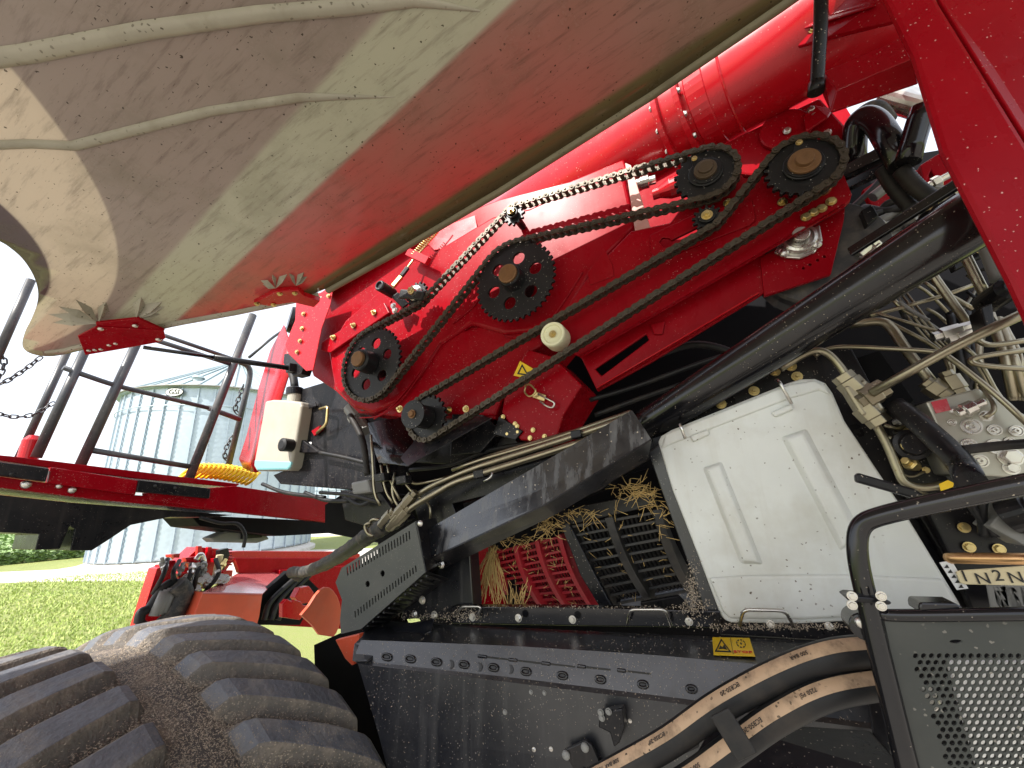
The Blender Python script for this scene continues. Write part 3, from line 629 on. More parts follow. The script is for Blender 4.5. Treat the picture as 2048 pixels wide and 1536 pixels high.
# idlers
i1, d1 = sprocket(833, 588, YC, .045, 15, .011, H, name='idler_sprocket'); hub(i1, d1, [(-.03, .02), (0, .024), (.006, .03), (.012, .029), (.013, .016), (.03, .014)], STEEL, 'bearing'); bolt(d1+OUT*.028, .012, i1, ZINC)
i2, d2 = sprocket(1028, 430, YC, .034, 11, .01, H, name='idler_sprocket'); hub(i2, d2, [(-.07, .012), (0, .014), (.01, .02), (.016, .019)], IRON, 'bearing'); bolt(d2+OUT*.014, .0125, i2, ZINC, 'nut')
i3, d3 = sprocket(1414, 434, YC, .0325, 13, .01, H, name='idler_sprocket'); hub(i3, d3, [(-.05, .012), (0, .016), (.006, .02), (.009, .02)], IRON, 'bearing'); bolt(d3+OUT*.008, .0105, i3, ZINC, 'nut')
rl = lathe('guide_roller', P(1118, 680, YC+.04), OUT, [(0, .036), (.006, .037), (.05, .037), (.056, .035), (.056, .028), (.05, .026), (.05, .012)], ROLLER, H, n=36, label='cream plastic chain guide roller'); bolt(P(1118, 680, YC+.04)+OUT*.052, .0085, rl, ZINC, 'nut')
# tensioner arm of the left idler with its spring
ta = box('tensioner_arm', (800, 588, YC-.01), (848, 592, YC-.01), .014, .036, IRON, H, up=Vector((0, 0, 1)), bevel=.006)
lathe('pivot_boss', (779, 583, YC+.01), OUT, [(-.02, .02), (.05, .021), (.055, .018), (.055, .014), (.048, .013)], IRON, ta); box('arm_leg', (790, 590, YC+.005), (812, 612, YC+.03), .012, .03, IRON, ta)
bolts([(787, 612), (790, 621)], YC+.02, 5, ta, STEEL)
bolt((782, 603, 1.05), .006, ta, REDB)
sa, sb_ = P(826, 512, YC+.03), P(872, 462, YC+.05)
sp_ = box('spring_bracket', (817, 505, YC+.03), (857, 523, YC+.03), .02, .03, REDB, H)
tube('tension_rod', [(785, 577, YC), (826, 520, YC+.03), (890, 447, YC+.06)], .004, ZINC, H, bend=.01, n=8)
box('rod_clevis', (786, 573, YC), (803, 553, YC+.01), .014, .016, ZINC, H); box('rod_nut', (803, 552, YC+.01), (816, 535, YC+.02), .013, .014, IRON, H)
path = []; ax = (sb_-sa); u = ax.orthogonal().normalized(); w = ax.normalized().cross(u)
for i in range(14*10+1):
    t = i/140; path.append(sa+ax*t+(u*math.cos(2*math.pi*14*t)+w*math.sin(2*math.pi*14*t))*.0115)
bm = bmesh.new(); tube_bm(bm, path, .0022, 6); done('tension_spring', bm, ZINC, H)
# ---- roller chains: belt path round the sprockets, then one object for each link
def belt(cs):
    """cs: (centre, radius, sense) with sense +1 = counter-clockwise seen from +(-Y); returns closed polyline in X,Z"""
    n = len(cs); tang = []
    for i in range(n):
        (a, ra, sa_), (b, rb, sb2) = cs[i], cs[(i+1) % n]
        d = Vector((b.x-a.x, b.z-a.z)); l = d.length; th = math.atan2(d.y, d.x)
        k = (sa_*ra-sb2*rb)/l; be_ = math.acos(max(-1, min(1, k)))
        # normal angle for a: left turn orientation
        na = th-be_
        pa = Vector((a.x+math.cos(na)*ra*sa_, a.z+math.sin(na)*ra*sa_)); pb = Vector((b.x+math.cos(na)*rb*sb2, b.z+math.sin(na)*rb*sb2))
        tang.append((pa, pb))
    out = []
    for i in range(n):
        c, r, s = cs[i]; p_in = tang[i-1][1]; p_out = tang[i][0]
        a0 = math.atan2(p_in.y-c.z, p_in.x-c.x); a1 = math.atan2(p_out.y-c.z, p_out.x-c.x); da = (a1-a0)*s % (2*math.pi)
        if da > 6.0: da = 0
        m_ = max(2, int(da/.12))
        for j in range(m_+1): t = a0+s*da*j/m_; out.append(Vector((c.x+r*math.cos(t), c.z+r*math.sin(t))))
    return out
def link_mesh(p, outer):
    bm = bmesh.new(); hw = p*.42; ys = (.0115, .015) if outer else (.0075, .0112)
    prof = []
    for cx, a0 in ((p/2, -90), (-p/2, 90)):
        for i in range(7): t = R_(a0+i*30); prof.append((cx+hw*math.cos(t), hw*math.sin(t)))
        prof.append((0, hw*.72 if cx > 0 else -hw*.72))
    for s in (-1, 1):
        prism_bm(bm, [[Vector((x, s*ys[0], z)) for x, z in prof]], Vector((0, s*(ys[1]-ys[0]), 0)))
    for cx in (-p/2, p/2):
        if outer: lathe_bm(bm, Vector((cx, 0, 0)), (0, 1, 0), [(-.0178, p*.12), (-.017, p*.17), (.017, p*.17), (.0178, p*.12)], 8)
        else: lathe_bm(bm, Vector((cx, 0, 0)), (0, 1, 0), [(-.0075, p*.29), (.0075, p*.29)], 8)
    bmesh.ops.recalc_face_normals(bm, faces=bm.faces); me = bpy.data.meshes.new('chain_link'); bm.to_mesh(me); bm.free(); me.materials.append(CHAINM); return me
def chain(name, cs, Y, label):
    pl = belt(cs); pl.append(pl[0]); seg = [(b-a).length for a, b in zip(pl, pl[1:])]; tot = sum(seg)
    n = int(round(tot/PITCH_/2))*2; p = tot/n
    mo, mi = link_mesh(p, True), link_mesh(p, False)
    def at(s):
        s %= tot
        for (a, b), l in zip(zip(pl, pl[1:]), seg):
            if s <= l: return a.lerp(b, s/l) if l else a
            s -= l
        return pl[-1]
    root = bpy.data.objects.new(name, None); root.empty_display_size = .05; link(root, H, Vector((pl[0].x, Y, pl[0].y)), label=label)
    for i in range(n):
        a, b = at(i*p), at((i+1)*p); o = bpy.data.objects.new('chain_link', mo if i % 2 else mi)
        m_ = (a+b)/2; link(o, root, Vector((m_.x, Y, m_.y))); o.rotation_euler = (0, -math.atan2(b.y-a.y, b.x-a.x), 0)
    return root
# upper chain: S1 -> S2 (over its top, from below) -> S3 -> idlers -> S1 ; the sense is seen along +Y with X right, Z up
chain('roller_chain', [(c1, R1, 1), (c2, R2, -1), (c3, R3, 1), (d2, .034, 1), (d1, .045, -1)], YC+.006, 'upper oily roller chain round the two large sprockets')
chain('roller_chain', [(c4, R4, 1), (d3, .0325, -1), (c5, .073, 1)], YC+.006, 'long lower roller chain running to the rear sprocket')
# ---- unloading auger tube behind the case
def rt(p, n): return mpx(n, p)
ta0, ta1 = P(1000, 470, 1.42), P(1640, 60, 1.02)
rr0 = mpx(92, P(1500, 195, 1.12))
path = [ta0.lerp(ta1, t/12) for t in range(15)]
bm = bmesh.new(); tube_bm(bm, path, rr0, 48); aug = done('unloading_auger', bm, REDB, H, label='big glossy red unloading auger tube above the chains')
axv = (ta1-ta0).normalized()
def on_axis(x, y):   # point of the tube axis nearest to the ray
    d = ray(x, y).normalized(); w0 = ta0-CAM; b = axv.dot(d); t = (b*d.dot(w0)-axv.dot(w0))/(1-b*b); return ta0+axv*t
for x, y in ((1347, 245), (1387, 222)):
    q = on_axis(x, y); bm = bmesh.new(); lathe_bm(bm, q, axv, [(-.008, rr0*.99), (-.008, rr0+.02), (.008, rr0+.02), (.008, rr0*.99)], 48); fl = done('flange', bm, REDB, aug, .002)
    for i in range(14):
        u = axv.orthogonal().normalized(); w = axv.cross(u); t = 2*math.pi*i/14
        b_q = q+(u*math.cos(t)+w*math.sin(t))*(rr0+.012)
        if (b_q-q).dot(CAM-q) > -.05: bolt(b_q+axv*(.009 if x > 1360 else -.009), .0075, fl, STEEL, 'bolt', axis=axv if x > 1360 else -axv)
q = on_axis(1465, 170); lathe('weld_ring', q, axv, [(-.004, rr0), (0, rr0+.004), (.004, rr0)], REDB, aug, n=48)
q = on_axis(1400, 215); lathe('wear_band', q, axv, [(0, rr0), (.002, rr0+.003), (.05, rr0+.003), (.052, rr0)], REDB, aug, n=48)
# elbow ring with bolts that carries the tube
ec = P(965, 445, 1.28)
lathe('elbow_flange', ec, Vector((.25, -.75, .6)), [(-.1, .16), (0, .17), (.012, .17), (.012, .12)], REDB, H, n=40)
an = Vector((.25, -.75, .6)).normalized(); u = an.orthogonal().normalized(); w = an.cross(u)
for i in range(12):
    t = 2*math.pi*i/12; bolt(ec+an*.013+(u*math.cos(t)+w*math.sin(t))*.148, .011, H.children[-1] if False else aug, ZINC, 'bolt', axis=an)
# grease fitting and red cone between the case and the front sprocket
lathe('hydraulic_fitting', P(1262, 372, 1.12), Vector((1, .0, -.12)), [(0, .016), (.03, .016), (.03, .02), (.055, .02), (.055, .014), (.075, .014)], STEEL, H, n=12)
lathe('red_cone', P(1305, 390, 1.12), Vector((1, 0, .02)), [(0, .016), (.02, .017), (.05, .03), (.1, .034)], REDB, H, n=20)
# saddle and bracket under the tube
plate('saddle_plate', [(1400, 315), (1480, 270), (1640, 195), (1690, 250), (1690, 330), (1500, 350), (1420, 340)], 1.14, .05, RED, H, bevel=.006)
lathe('round_cover', P(1570, 262, 1.135), OUT, [(0, .062), (.008, .062), (.01, .058)], RED, H, n=32)
slab('saddle_clip', [(1612, 262, 1.10), (1655, 232, 1.10), (1665, 216, 1.12), (1630, 210, 1.12), (1606, 232, 1.12)], .006, RED, H)
bolts([(1574, 262), (1622, 220), (1628, 233), (1655, 266)], 1.12, 6, aug, STEEL)
plate('rear_red_panel', [(980, 450), (1250, 330), (1400, 230), (1640, 130), (1720, 260), (1720, 350), (1400, 470), (1200, 560)], 1.55, .02, RED, H, bevel=0)
from mathutils.bvhtree import BVHTree
def bvh_of(o):
    m = o.data; w = WL[o.name]; return BVHTree.FromPolygons([v.co+w for v in m.vertices], [list(p.vertices) for p in m.polygons])
def hit(b, x, y, off=.002):
    d = ray(x, y).normalized(); loc, n, i, t = b.ray_cast(CAM, d)
    if loc is None: return None
    if n.dot(d) > 0: n = -n
    return loc+n*off
# ---- front drive wheel
WC = Vector((-1.40, .54, .955)); WR = .913; HW = .29
wheel = bpy.data.objects.new('drive_wheel', None); link(wheel, H, WC, label='big ribbed drive tyre dusted with chaff')
bm = bmesh.new()
lathe_bm(bm, WC, (0, 1, 0), [(-HW+.06, .55), (-HW, .68), (-HW-.01, .82), (-HW+.04, WR-.025), (-HW*.6, WR-.004), (-HW*.2, WR+.006), (0, WR+.008), (HW*.2, WR+.006), (HW*.6, WR-.004), (HW-.04, WR-.025), (HW+.01, .82), (HW, .68), (HW-.06, .55)], 120)
tyre = done('tyre', bm, TYRE, wheel, smooth=True)
lathe('rim', WC+Vector((0, -HW+.1, 0)), (0, 1, 0), [(0, .55), (.02, .58), (.04, .54), (.25, .5), (.27, .2), (.22, .18)], REDB, wheel, n=48)
LUGS = mat('chaff_caked_rubber', (.12, .105, .09), .75, dust=(.9, 25), dustcol=(.26, .215, .17, 1), speck=(190, .3, .7, (.34, .28, .21, 1)), bump=1.0, bscale=120)
def lug_mesh(side):
    bm = bmesh.new(); rows = []; n = 14
    for i in range(n+1):
        u = i/n; y = side*(.045+u*(HW-.05)); ph = u*(.175 if side > 0 else .05)+.02*u*u; hw_ = .033+.006*u
        rb = WR+.004-.03*max(0, u-.6)**1.5*2; ht = .047*(min(1, (u+.03)/.12) if u < .1 else 1)-.008*u
        if u > .93: ht *= .8
        row = []
        for a, h in ((-2.05, -.012), (-1.08, ht*.9), (-.92, ht), (.92, ht), (1.08, ht*.9), (2.05, -.012)):
            t = ph+a*hw_/WR*.9; r = rb+h; row.append(bm.verts.new((r*math.sin(t), y, r*math.cos(t))))
        rows.append(row)
    for a, b in zip(rows, rows[1:]):
        for k in range(5): bm.faces.new((a[k], a[k+1], b[k+1], b[k])).material_index = 0 if k == 2 else 1
    bm.faces.new(rows[0]).material_index = 1; bm.faces.new(rows[-1][::-1]).material_index = 1; bmesh.ops.recalc_face_normals(bm, faces=bm.faces)
    me = bpy.data.meshes.new('tread_lug'); bm.to_mesh(me); bm.free(); me.materials.append(LUG); me.materials.append(LUGS); return me
NL = 47; LUG0 = .29
for side in (-1, 1):
    me = lug_mesh(side)
    for i in range(NL):
        o = bpy.data.objects.new('tread_lug', me); link(o, wheel, WC); o.rotation_euler = (0, 2*math.pi*(i+(.62 if side > 0 else 0)+LUG0)/NL, 0)
        b = o.modifiers.new('bevel', 'BEVEL'); b.width = .003; b.segments = 2; b.limit_method = 'ANGLE'; b.angle_limit = R_(35)
# ---- lower black side sheet
def Yr(pts, Y): return [(x, y, Y) for x, y in pts]
X8 = 12
def lerp_row(pts, n=X8):
    out = []
    for i in range(n+1):
        x = pts[0][0]+(pts[-1][0]-pts[0][0])*i/n
        for (a, b) in zip(pts, pts[1:]):
            if a[0] <= x <= b[0]+1e-6: out.append((x, a[1]+(b[1]-a[1])*(x-a[0])/(b[0]-a[0]))); break
    return out
rows = [Yr(lerp_row([(735, 1240), (868, 1248), (1300, 1268), (1713, 1285), (1960, 1297)]), .985),
        Yr(lerp_row([(735, 1246), (868, 1254), (1300, 1274), (1713, 1291), (1960, 1303)]), .955),
        Yr(lerp_row([(722, 1280), (1013, 1291), (1300, 1309), (1700, 1345), (1960, 1370)]), .856),
        Yr(lerp_row([(706, 1320), (1000, 1352), (1300, 1389), (1700, 1440), (1960, 1475)]), .832),
        Yr(lerp_row([(716, 1328), (1000, 1362), (1300, 1400), (1700, 1452), (1960, 1487)]), .826),
        Yr(lerp_row([(760, 1480), (1000, 1500), (1300, 1540), (1700, 1590), (1960, 1620)]), .82),
        Yr(lerp_row([(800, 1640), (1000, 1680), (1300, 1720), (1700, 1790), (1960, 1850)]), .82)]
low = sheet('lower_side_sheet', rows, .006, BLACKD, H, label='dusty black folded lower side sheet below the window')
LB = bvh_of(low)
for x, y in ((774, 1314), (821, 1318), (873, 1324), (928, 1329), (987, 1335), (1052, 1343), (1125, 1351), (1201, 1359), (1286, 1369), (1383, 1378)):
    loop = []
    for i in range(20):
        t = 2*math.pi*i/20; dx = 9*math.copysign(abs(math.cos(t))**.7, math.cos(t))+0; dy = 6*math.sin(t)
        loop.append(hit(LB, x+dx, y+dy+dx*.12, .001))
    bm = bmesh.new(); tube_bm(bm, loop+[loop[0]], .0028, 6, caps=False); done('oval_emboss', bm, BLACKG, low)
    bm = bmesh.new(); bm.faces.new([bm.verts.new(hit(LB, x+.55*9*math.copysign(abs(math.cos(2*math.pi*i/20))**.7, math.cos(2*math.pi*i/20)), y+.5*6*math.sin(2*math.pi*i/20)+.07*9*math.cos(2*math.pi*i/20), .0012)) for i in range(20)]); done('slot', bm, INK, low)
for x, y in ((899, 1329), (956, 1334), (1018, 1339)):
    bm = bmesh.new(); pts = []
    for i in range(11): t = R_(-80+16*i); pts.append(hit(LB, x+9*math.cos(t), y+10*math.sin(t), .0014))
    for i in range(11): t = R_(80-16*i); pts.append(hit(LB, x+3*math.cos(t), y+8*math.sin(t), .0014))
    bm.faces.new([bm.verts.new(p) for p in pts]); done('crescent_slot', bm, INK, low)
for i, (x, y) in enumerate(((965, 1313), (1026, 1320), (1092, 1327), (1163, 1333), (1243, 1341))):
    box('edge_clip', hit(LB, x-9, y-1, .0), hit(LB, x+9, y+1, .0), .006, .006, BLACKG, low)
    box('seam_line', hit(LB, x+10, y+1, -.001), hit(LB, x+58, y+6.5, -.001), .003, .003, INK, low, bevel=0)
for x, y, r in ((1062, 1384, 3.5), (1089, 1386, 3.5), (1068, 1499, 3.5), (1102, 1498, 3.5), (1010, 1424, 4), (1260, 1442, 3)):
    bolt(hit(LB, x, y, 0), mpx(r, hit(LB, x, y)), low, GREYP if y < 1430 else STEEL, 'bolt')
slab('corner_flap', [(734, 1262, .93), (868, 1236, .955), (862, 1262, .915), (760, 1300, .86), (734, 1322, .82), (704, 1320, .82), (708, 1288, .87)], .004, BLACKD, low)
h0, h1, h2 = hit(LB, 1426, 1288, .002), hit(LB, 1503, 1290, .002), hit(LB, 1428, 1313, .002)
ex = h1-h0; ez = h0-h2; dn = ex.cross(ez).normalized(); ez = ez*1.45; h0 = h2+ez
if dn.dot(CAM-h0) < 0: dn = -dn
def dq(a, b, k=.0012): return h0+ex*a-ez*b+dn*k
sc_ = prism('stop_decal', [[dq(0, 0, 0), dq(1, 0, 0), dq(1, 1, 0), dq(0, 1, 0)]], dn*.001, YEL, low, 0, label='yellow warning label with triangle and STOP sign')
def dpoly(name, loops, m): return prism(name, [[dq(*p) for p in lp] for lp in loops], dn*.0006, m, sc_, 0)
dpoly('hazard_triangle', [[(.24, .1), (.45, .86), (.04, .86)], [(.24, .22), (.405, .8), (.085, .8)]], INK)
dpoly('hand_mark', [[(.14, .72), (.2, .5), (.24, .62), (.3, .46), (.36, .74), (.26, .68)]], INK)
dpoly('frame_line', [[(.485, .04), (.495, .04), (.495, .96), (.485, .96)]], INK)
for i in range(8):
    t0, t1 = 2*math.pi*i/8, 2*math.pi*(i+.62)/8
    dpoly('ring_dash', [[(.74+.12*math.cos(t0), .36+.25*math.sin(t0)), (.74+.12*math.cos(t1), .36+.25*math.sin(t1)), (.74+.095*math.cos(t1), .36+.2*math.sin(t1)), (.74+.095*math.cos(t0), .36+.2*math.sin(t0))]], INK)
dpoly('dot', [[(.74+.025*math.cos(i*.7), .36+.055*math.sin(i*.7)) for i in range(9)]], INK)
text('stop_lettering', 'STOP', dq(.735, .84, .002), .0125, REDINK, sc_, ex, ez)
# bracket and lever at the foot of the sheet
tb = slab('pivot_bracket', [hit(LB, 1133, 1490, .02), hit(LB, 1178, 1470, .02), hit(LB, 1190, 1480, .02), hit(LB, 1225, 1560, .02), hit(LB, 1175, 1560, .02)], .008, BLACK, H)
for x, y in ((1140, 1498), (1177, 1483), (1175, 1532)): bolt(hit(LB, x, y, .021), .0075, tb, GREYP, 'rivet')
sb3 = slab('spring_catch', [hit(LB, 1207, 1412, .03), hit(LB, 1252, 1403, .03), hit(LB, 1256, 1440, .03), hit(LB, 1246, 1470, .03), hit(LB, 1236, 1478, .03), hit(LB, 1228, 1450, .03), hit(LB, 1206, 1440, .03)], .022, BLACK, low)
for x, y in ((1211, 1410), (1226, 1408), (1213, 1420)): bolt(hit(LB, x, y, .032), .0045, low, GREYP)
slab('lower_rail', [hit(LB, 1195, 1530, .03), hit(LB, 1400, 1455, .03), hit(LB, 1400, 1478, .03), hit(LB, 1210, 1560, .03)], .02, BLACK, low)
slab('lower_shelf', [(1430, 1440, .78), (1740, 1460, .78), (1830, 1560, .70), (1360, 1560, .70)], .012, BLACK, H)
slab('lower_gusset', [(1735, 1395, .80), (1765, 1390, .80), (1785, 1540, .76), (1755, 1545, .76)], .02, BLACK, H)
# ---- window frame with its bolts and wire latches
fr = plate('window_sill', [(902, 1213), (1150, 1215), (1440, 1222), (1446, 1256), (1150, 1252), (900, 1247)], .985, .03, BLACKG, H)
bolts([(829, 1228), (869, 1230), (945, 1234), (1037, 1236), (1145, 1239), (1378, 1243)], .965, 6, fr, STEEL, 'bolt')
for x, y in ((1541, 1248), (1658, 1252)): bolt((x, y, .965), mpx(6, (x, y, .965)), fr, STEEL, 'bolt')
plate('sill_rear', [(1440, 1225), (1960, 1235), (1960, 1300), (1440, 1270)], 1.0, .02, BLACK, H)
plate('window_post', [(838, 1120), (885, 1085), (938, 1090), (946, 1216), (905, 1240), (850, 1236), (800, 1240), (812, 1200)], 1.02, .05, BLACKD, H)
plate('window_post', [(1296, 905), (1330, 880), (1350, 960), (1398, 1110), (1450, 1250), (1410, 1222), (1385, 1150), (1330, 1000)], 1.0, .04, BLACKD, H)
plate('window_header', [(820, 985), (1000, 945), (1100, 915), (1290, 850), (1330, 890), (1200, 980), (1010, 1060), (900, 1112), (858, 1135), (845, 1070)], 1.06, .06, BLACK, H, holes=[[(905, 1008), (1000, 985), (960, 1010), (915, 1035)]])
def wire(pts, r=.0032, m=STEEL): return tube('wire_latch', pts, r, m, fr, bend=.012, n=8)
wire([(908, 1233, .97), (924, 1213, .955), (963, 1213, .955), (956, 1230, .96), (964, 1238, .97)])
wire([(1255, 1247, .97), (1260, 1219, .95), (1331, 1219, .95), (1342, 1250, .97)])
wire([(1479, 1252, .96), (1487, 1219, .94), (1570, 1221, .94), (1588, 1254, .96)])
# ---- threshing concaves behind the window
def patch(c, Y0, Y1, bow):
    def f(u, v):
        (x0, y0), (x1, y1), (x2, y2), (x3, y3) = c   # TL TR BR BL
        a = (x0+(x1-x0)*u, y0+(y1-y0)*u); b = (x3+(x2-x3)*u, y3+(y2-y3)*u)
        x = a[0]+(b[0]-a[0])*v-bow*4*v*(1-v); y = a[1]+(b[1]-a[1])*v
        return P(x, y, Y0+(Y1-Y0)*v*v)
    return f
def concave(name, c, Y0, Y1, bow, ribs, nbar, m, label, wires=9, rw=.014):
    f = patch(c, Y0, Y1, bow); root = bpy.data.objects.new(name, None); root.empty_display_size = .05; link(root, H, f(.5, .5), label=label)
    for u in ribs:
        bm = bmesh.new(); pts = [f(u, i/14) for i in range(15)]; rows = []
        for i, p in enumerate(pts):
            t = (pts[min(14, i+1)]-pts[max(0, i-1)]).normalized(); s = Vector((1, 0, 0)); s = (s-t*s.dot(t)).normalized(); n = s.cross(t)
            rows.append([bm.verts.new(p+s*a*rw*.5+n*b*.025) for a, b in ((-1, -1), (1, -1), (1, 1), (-1, 1))])
        for a, b in zip(rows, rows[1:]):
            for k in range(4): bm.faces.new((a[k], a[(k+1) % 4], b[(k+1) % 4], b[k]))
        bm.faces.new(rows[0]); bm.faces.new(rows[-1]); done('rib', bm, m, root, .002)
    for k in range(nbar):
        v = (k+.5)/nbar; us = sorted(ribs)
        for a, b in zip(us, us[1:]): box('cross_bar', f(a, v), f(b, v-.01), .016, .007, m, root, bevel=.001)
    bm = bmesh.new(); rnd = random.Random(5)
    for k in range(nbar):
        v0, v1 = (k+.5)/nbar, (k+1.5)/nbar
        if v1 > 1: continue
        for j in range(wires*(len(ribs)-1)):
            u = ribs[0]+(ribs[-1]-ribs[0])*(j+.5)/(wires*(len(ribs)-1)); box_bm(bm, f(u, v0)+Vector((0, .012, 0)), f(u, v1)+Vector((0, .012, 0)), .004, .004)
    w = done('wire_bars', bm, m if m is not RED else DARK, root); w['kind'] = 'stuff'
    return f
CR = mat('dusty_red_concave', (.33, .008, .018), .5, dust=(.3, 14), dustcol=(.25, .12, .1, 1))
CB = mat('dusty_black_concave', (.02, .02, .02), .5, dust=(.4, 14), dustcol=(.13, .11, .085, 1))
f1 = concave('concave_grate', [(992, 1100), (1128, 1066), (1200, 1216), (1046, 1216)], 1.16, 1.30, 10, [0, .33, .64, .97], 11, CR, 'red curved concave grate caked with straw', 8)
f2 = concave('concave_grate', [(1135, 1046), (1322, 1016), (1398, 1188), (1236, 1216)], 1.12, 1.28, 10, [0, .46, .97], 10, CB, 'black curved concave grate behind the window', 10, .022)
plate('red_rotor_sheet', [(935, 1085), (990, 1095), (1060, 1225), (940, 1225)], 1.40, .02, RED, H)
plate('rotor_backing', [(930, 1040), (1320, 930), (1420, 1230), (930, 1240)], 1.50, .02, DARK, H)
plate('pivot_strap', [(1122, 1050), (1135, 1042), (1145, 1060), (1180, 1130), (1225, 1216), (1200, 1216), (1160, 1150)], 1.10, .02, BLACK, H); bolt((1131, 1056, 1.095), .008, H, STEEL) if False else None
plate('cross_beam', [(1060, 1040), (1140, 1015), (1300, 985), (1308, 1012), (1140, 1050), (1070, 1070)], 1.11, .08, BLACK, H)
plate('grey_floor_sheet', [(1240, 1200), (1370, 1175), (1395, 1222), (1245, 1222)], 1.26, .02, mat('blue_grey_sheet', (.16, .17, .19), .4), H)
plate('adjuster_arm', [(1280, 1205), (1355, 1192), (1380, 1215), (1375, 1222), (1285, 1222)], 1.2, .02, BLACK, H)
plate('dark_strut', [(975, 1098), (992, 1092), (1030, 1160), (1040, 1216), (1015, 1216)], 1.2, .02, BLACK, H)
# ---- white tank cover beside the window
TY = .99
tank = plate('white_cover', [(1316, 884), (1322, 872), (1342, 860), (1575, 766), (1600, 758), (1630, 757), (1652, 766), (1666, 786), (1690, 842), (1798, 1004), (1924, 1212), (1918, 1222), (1790, 1238), (1600, 1248), (1462, 1246), (1448, 1240), (1440, 1228), (1392, 1100), (1345, 980)], TY, .05, HDPE, H, bevel=.016, segs=4, label='big off-white plastic cover with two pressed ribs')
def swell(name, pts, dy, k):
    q = [P(x, y, TY+.002) for x, y in pts]; c_ = sum(q, Vector())/len(q); w = [P(x, y, TY-dy) for x, y in pts]; cw = sum(w, Vector())/len(w); bm = bmesh.new()
    ax = (q[0]+q[1]-q[-1]-q[-2]).normalized()
    A_ = [bm.verts.new(p) for p in q]; B_ = []
    for p in w:
        r_ = p-cw; lon = ax*r_.dot(ax); B_.append(bm.verts.new(cw+lon*.94+(r_-lon)*k))
    for i in range(len(q)): bm.faces.new((A_[i], A_[(i+1) % len(q)], B_[(i+1) % len(q)], B_[i]))
    bm.faces.new(B_); return done(name, bm, HDPE, tank, .004)
def tribb(name, pts, dy, bev): return plate(name, pts, TY-dy, dy+.003, HDPE, tank, bevel=bev, segs=3)
swell('pressed_rib', [(1404, 935), (1444, 922), (1528, 1130), (1480, 1128)], .014, .55)
swell('pressed_rib', [(1560, 874), (1614, 856), (1724, 1064), (1680, 1104)], .014, .55)
tribb('pressed_lip', [(1322, 898), (1348, 886), (1582, 796), (1640, 780), (1662, 790), (1654, 772), (1630, 760), (1576, 769), (1330, 868)], .006, .005)
tribb('pressed_foot', [(1418, 1156), (1500, 1151), (1700, 1150), (1888, 1158), (1918, 1212), (1790, 1230), (1600, 1240), (1460, 1238), (1446, 1224)], .008, .006)
tribb('moulded_tab', [(1380, 872), (1416, 858), (1420, 868), (1386, 884)], .010, .004); tribb('moulded_tab', [(1542, 824), (1584, 806), (1588, 818), (1550, 834)], .010, .004)
tube('wire_clip', [(1553, 760, 1.0), (1558, 762, .965), (1583, 808, .965)], .0035, STEEL, tank, bend=.01, n=8)
tube('wire_clip', [(1360, 850, 1.0), (1360, 848, .965), (1371, 878, .965)], .0035, STEEL, tank, bend=.01, n=8)
bk = plate('tank_backing', [(1290, 830), (1560, 700), (1700, 690), (1760, 800), (1990, 1240), (1440, 1262), (1380, 1120)], 1.045, .03, BLACK, H)
bolts([(1442, 808), (1508, 782), (1550, 743), (1582, 733), (1594, 753), (1565, 720)], 1.04, 7.5, bk, ZINC, 'nut')
# ---- black support tube and folded chute that run diagonally in front
tq0, tq1 = P(1255, 876, 1.1), P(2030, 385, .74)
bm = bmesh.new(); tube_bm(bm, [tq0.lerp(tq1, i/8) for i in range(9)], .0435, 40); done('support_tube', bm, BLACKG, H, label='thick glossy black support tube speckled with chaff')
st = sheet('deflector_chute', [[(843, 1066, .905), (1060, 940, .895), (1264, 820, .89)], [(849, 1096, .893), (1076, 982, .882), (1284, 850, .88)], [(855, 1120, .885), (1090, 1010, .87), (1303, 880, .87)]], .004, STREAK, H, label='streaked black deflector chute reflecting the sky')
sheet('chute_underside', [[(855, 1121, .884), (1090, 1011, .869), (1303, 881, .869)], [(885, 1138, .96), (1110, 1030, .94), (1296, 920, .94)]], .004, BLACK, H)
# ---- slotted guard over the header drive
GY = .84
gp = [(683, 1136), (832, 1042), (852, 1143), (722, 1258), (682, 1268), (680, 1240), (684, 1200), (671, 1165)]
slots = []
def slotrow(a, b, n, ln, wd, sl):
    for i in range(n):
        t = i/(n-1); x = a[0]+(b[0]-a[0])*t; y = a[1]+(b[1]-a[1])*t
        slots.append([(x-wd, y-ln), (x+wd, y-ln-1), (x+wd+sl, y+ln-1), (x-wd+sl, y+ln)])
slotrow((694, 1143), (818, 1071), 22, 8.5, 1.3, 1.5); slotrow((710, 1229), (831, 1138), 22, 6.5, 1.3, 1.2)
rd = [[(x+4.5*math.cos(i*math.pi/6), y+6.5*math.sin(i*math.pi/6)) for i in range(12)] for x, y in ((765, 1147), (735, 1168))]
GUARD = mat('dusty_grey_green_guard', (.062, .066, .062), .48, dust=(.35, 8), dustcol=(.12, .115, .1, 1), speck=(260, .25, .3, (.2, .19, .17, 1)))
gu = plate('slotted_guard', gp, GY, .003, GUARD, H, holes=slots+rd, bevel=0, label='dusty dark guard with two rows of slots beside the tyre')
slab('guard_underside', [(722, 1259, GY), (853, 1144, GY), (896, 1158, 1.0), (790, 1235, 1.0), (735, 1268, .95)], .004, BLACK, gu)
for i in range(12):
    t = i/11; box('underside_slat', (735+118*t, 1252-100*t, GY+.01), (760+118*t, 1252-92*t, GY+.1), .004, .004, INK, gu, bevel=0)
slab('guard_end', [(832, 1042, GY), (853, 1143, GY), (900, 1120, 1.0), (872, 1035, 1.0)], .004, BLACK, gu)
bolt((841, 1047, GY-.002), .008, gu, STEEL, 'rivet'); bolt((845, 1200, .92), .008, gu, STEEL); bolt((883, 1129, .92), .008, gu, STEEL)
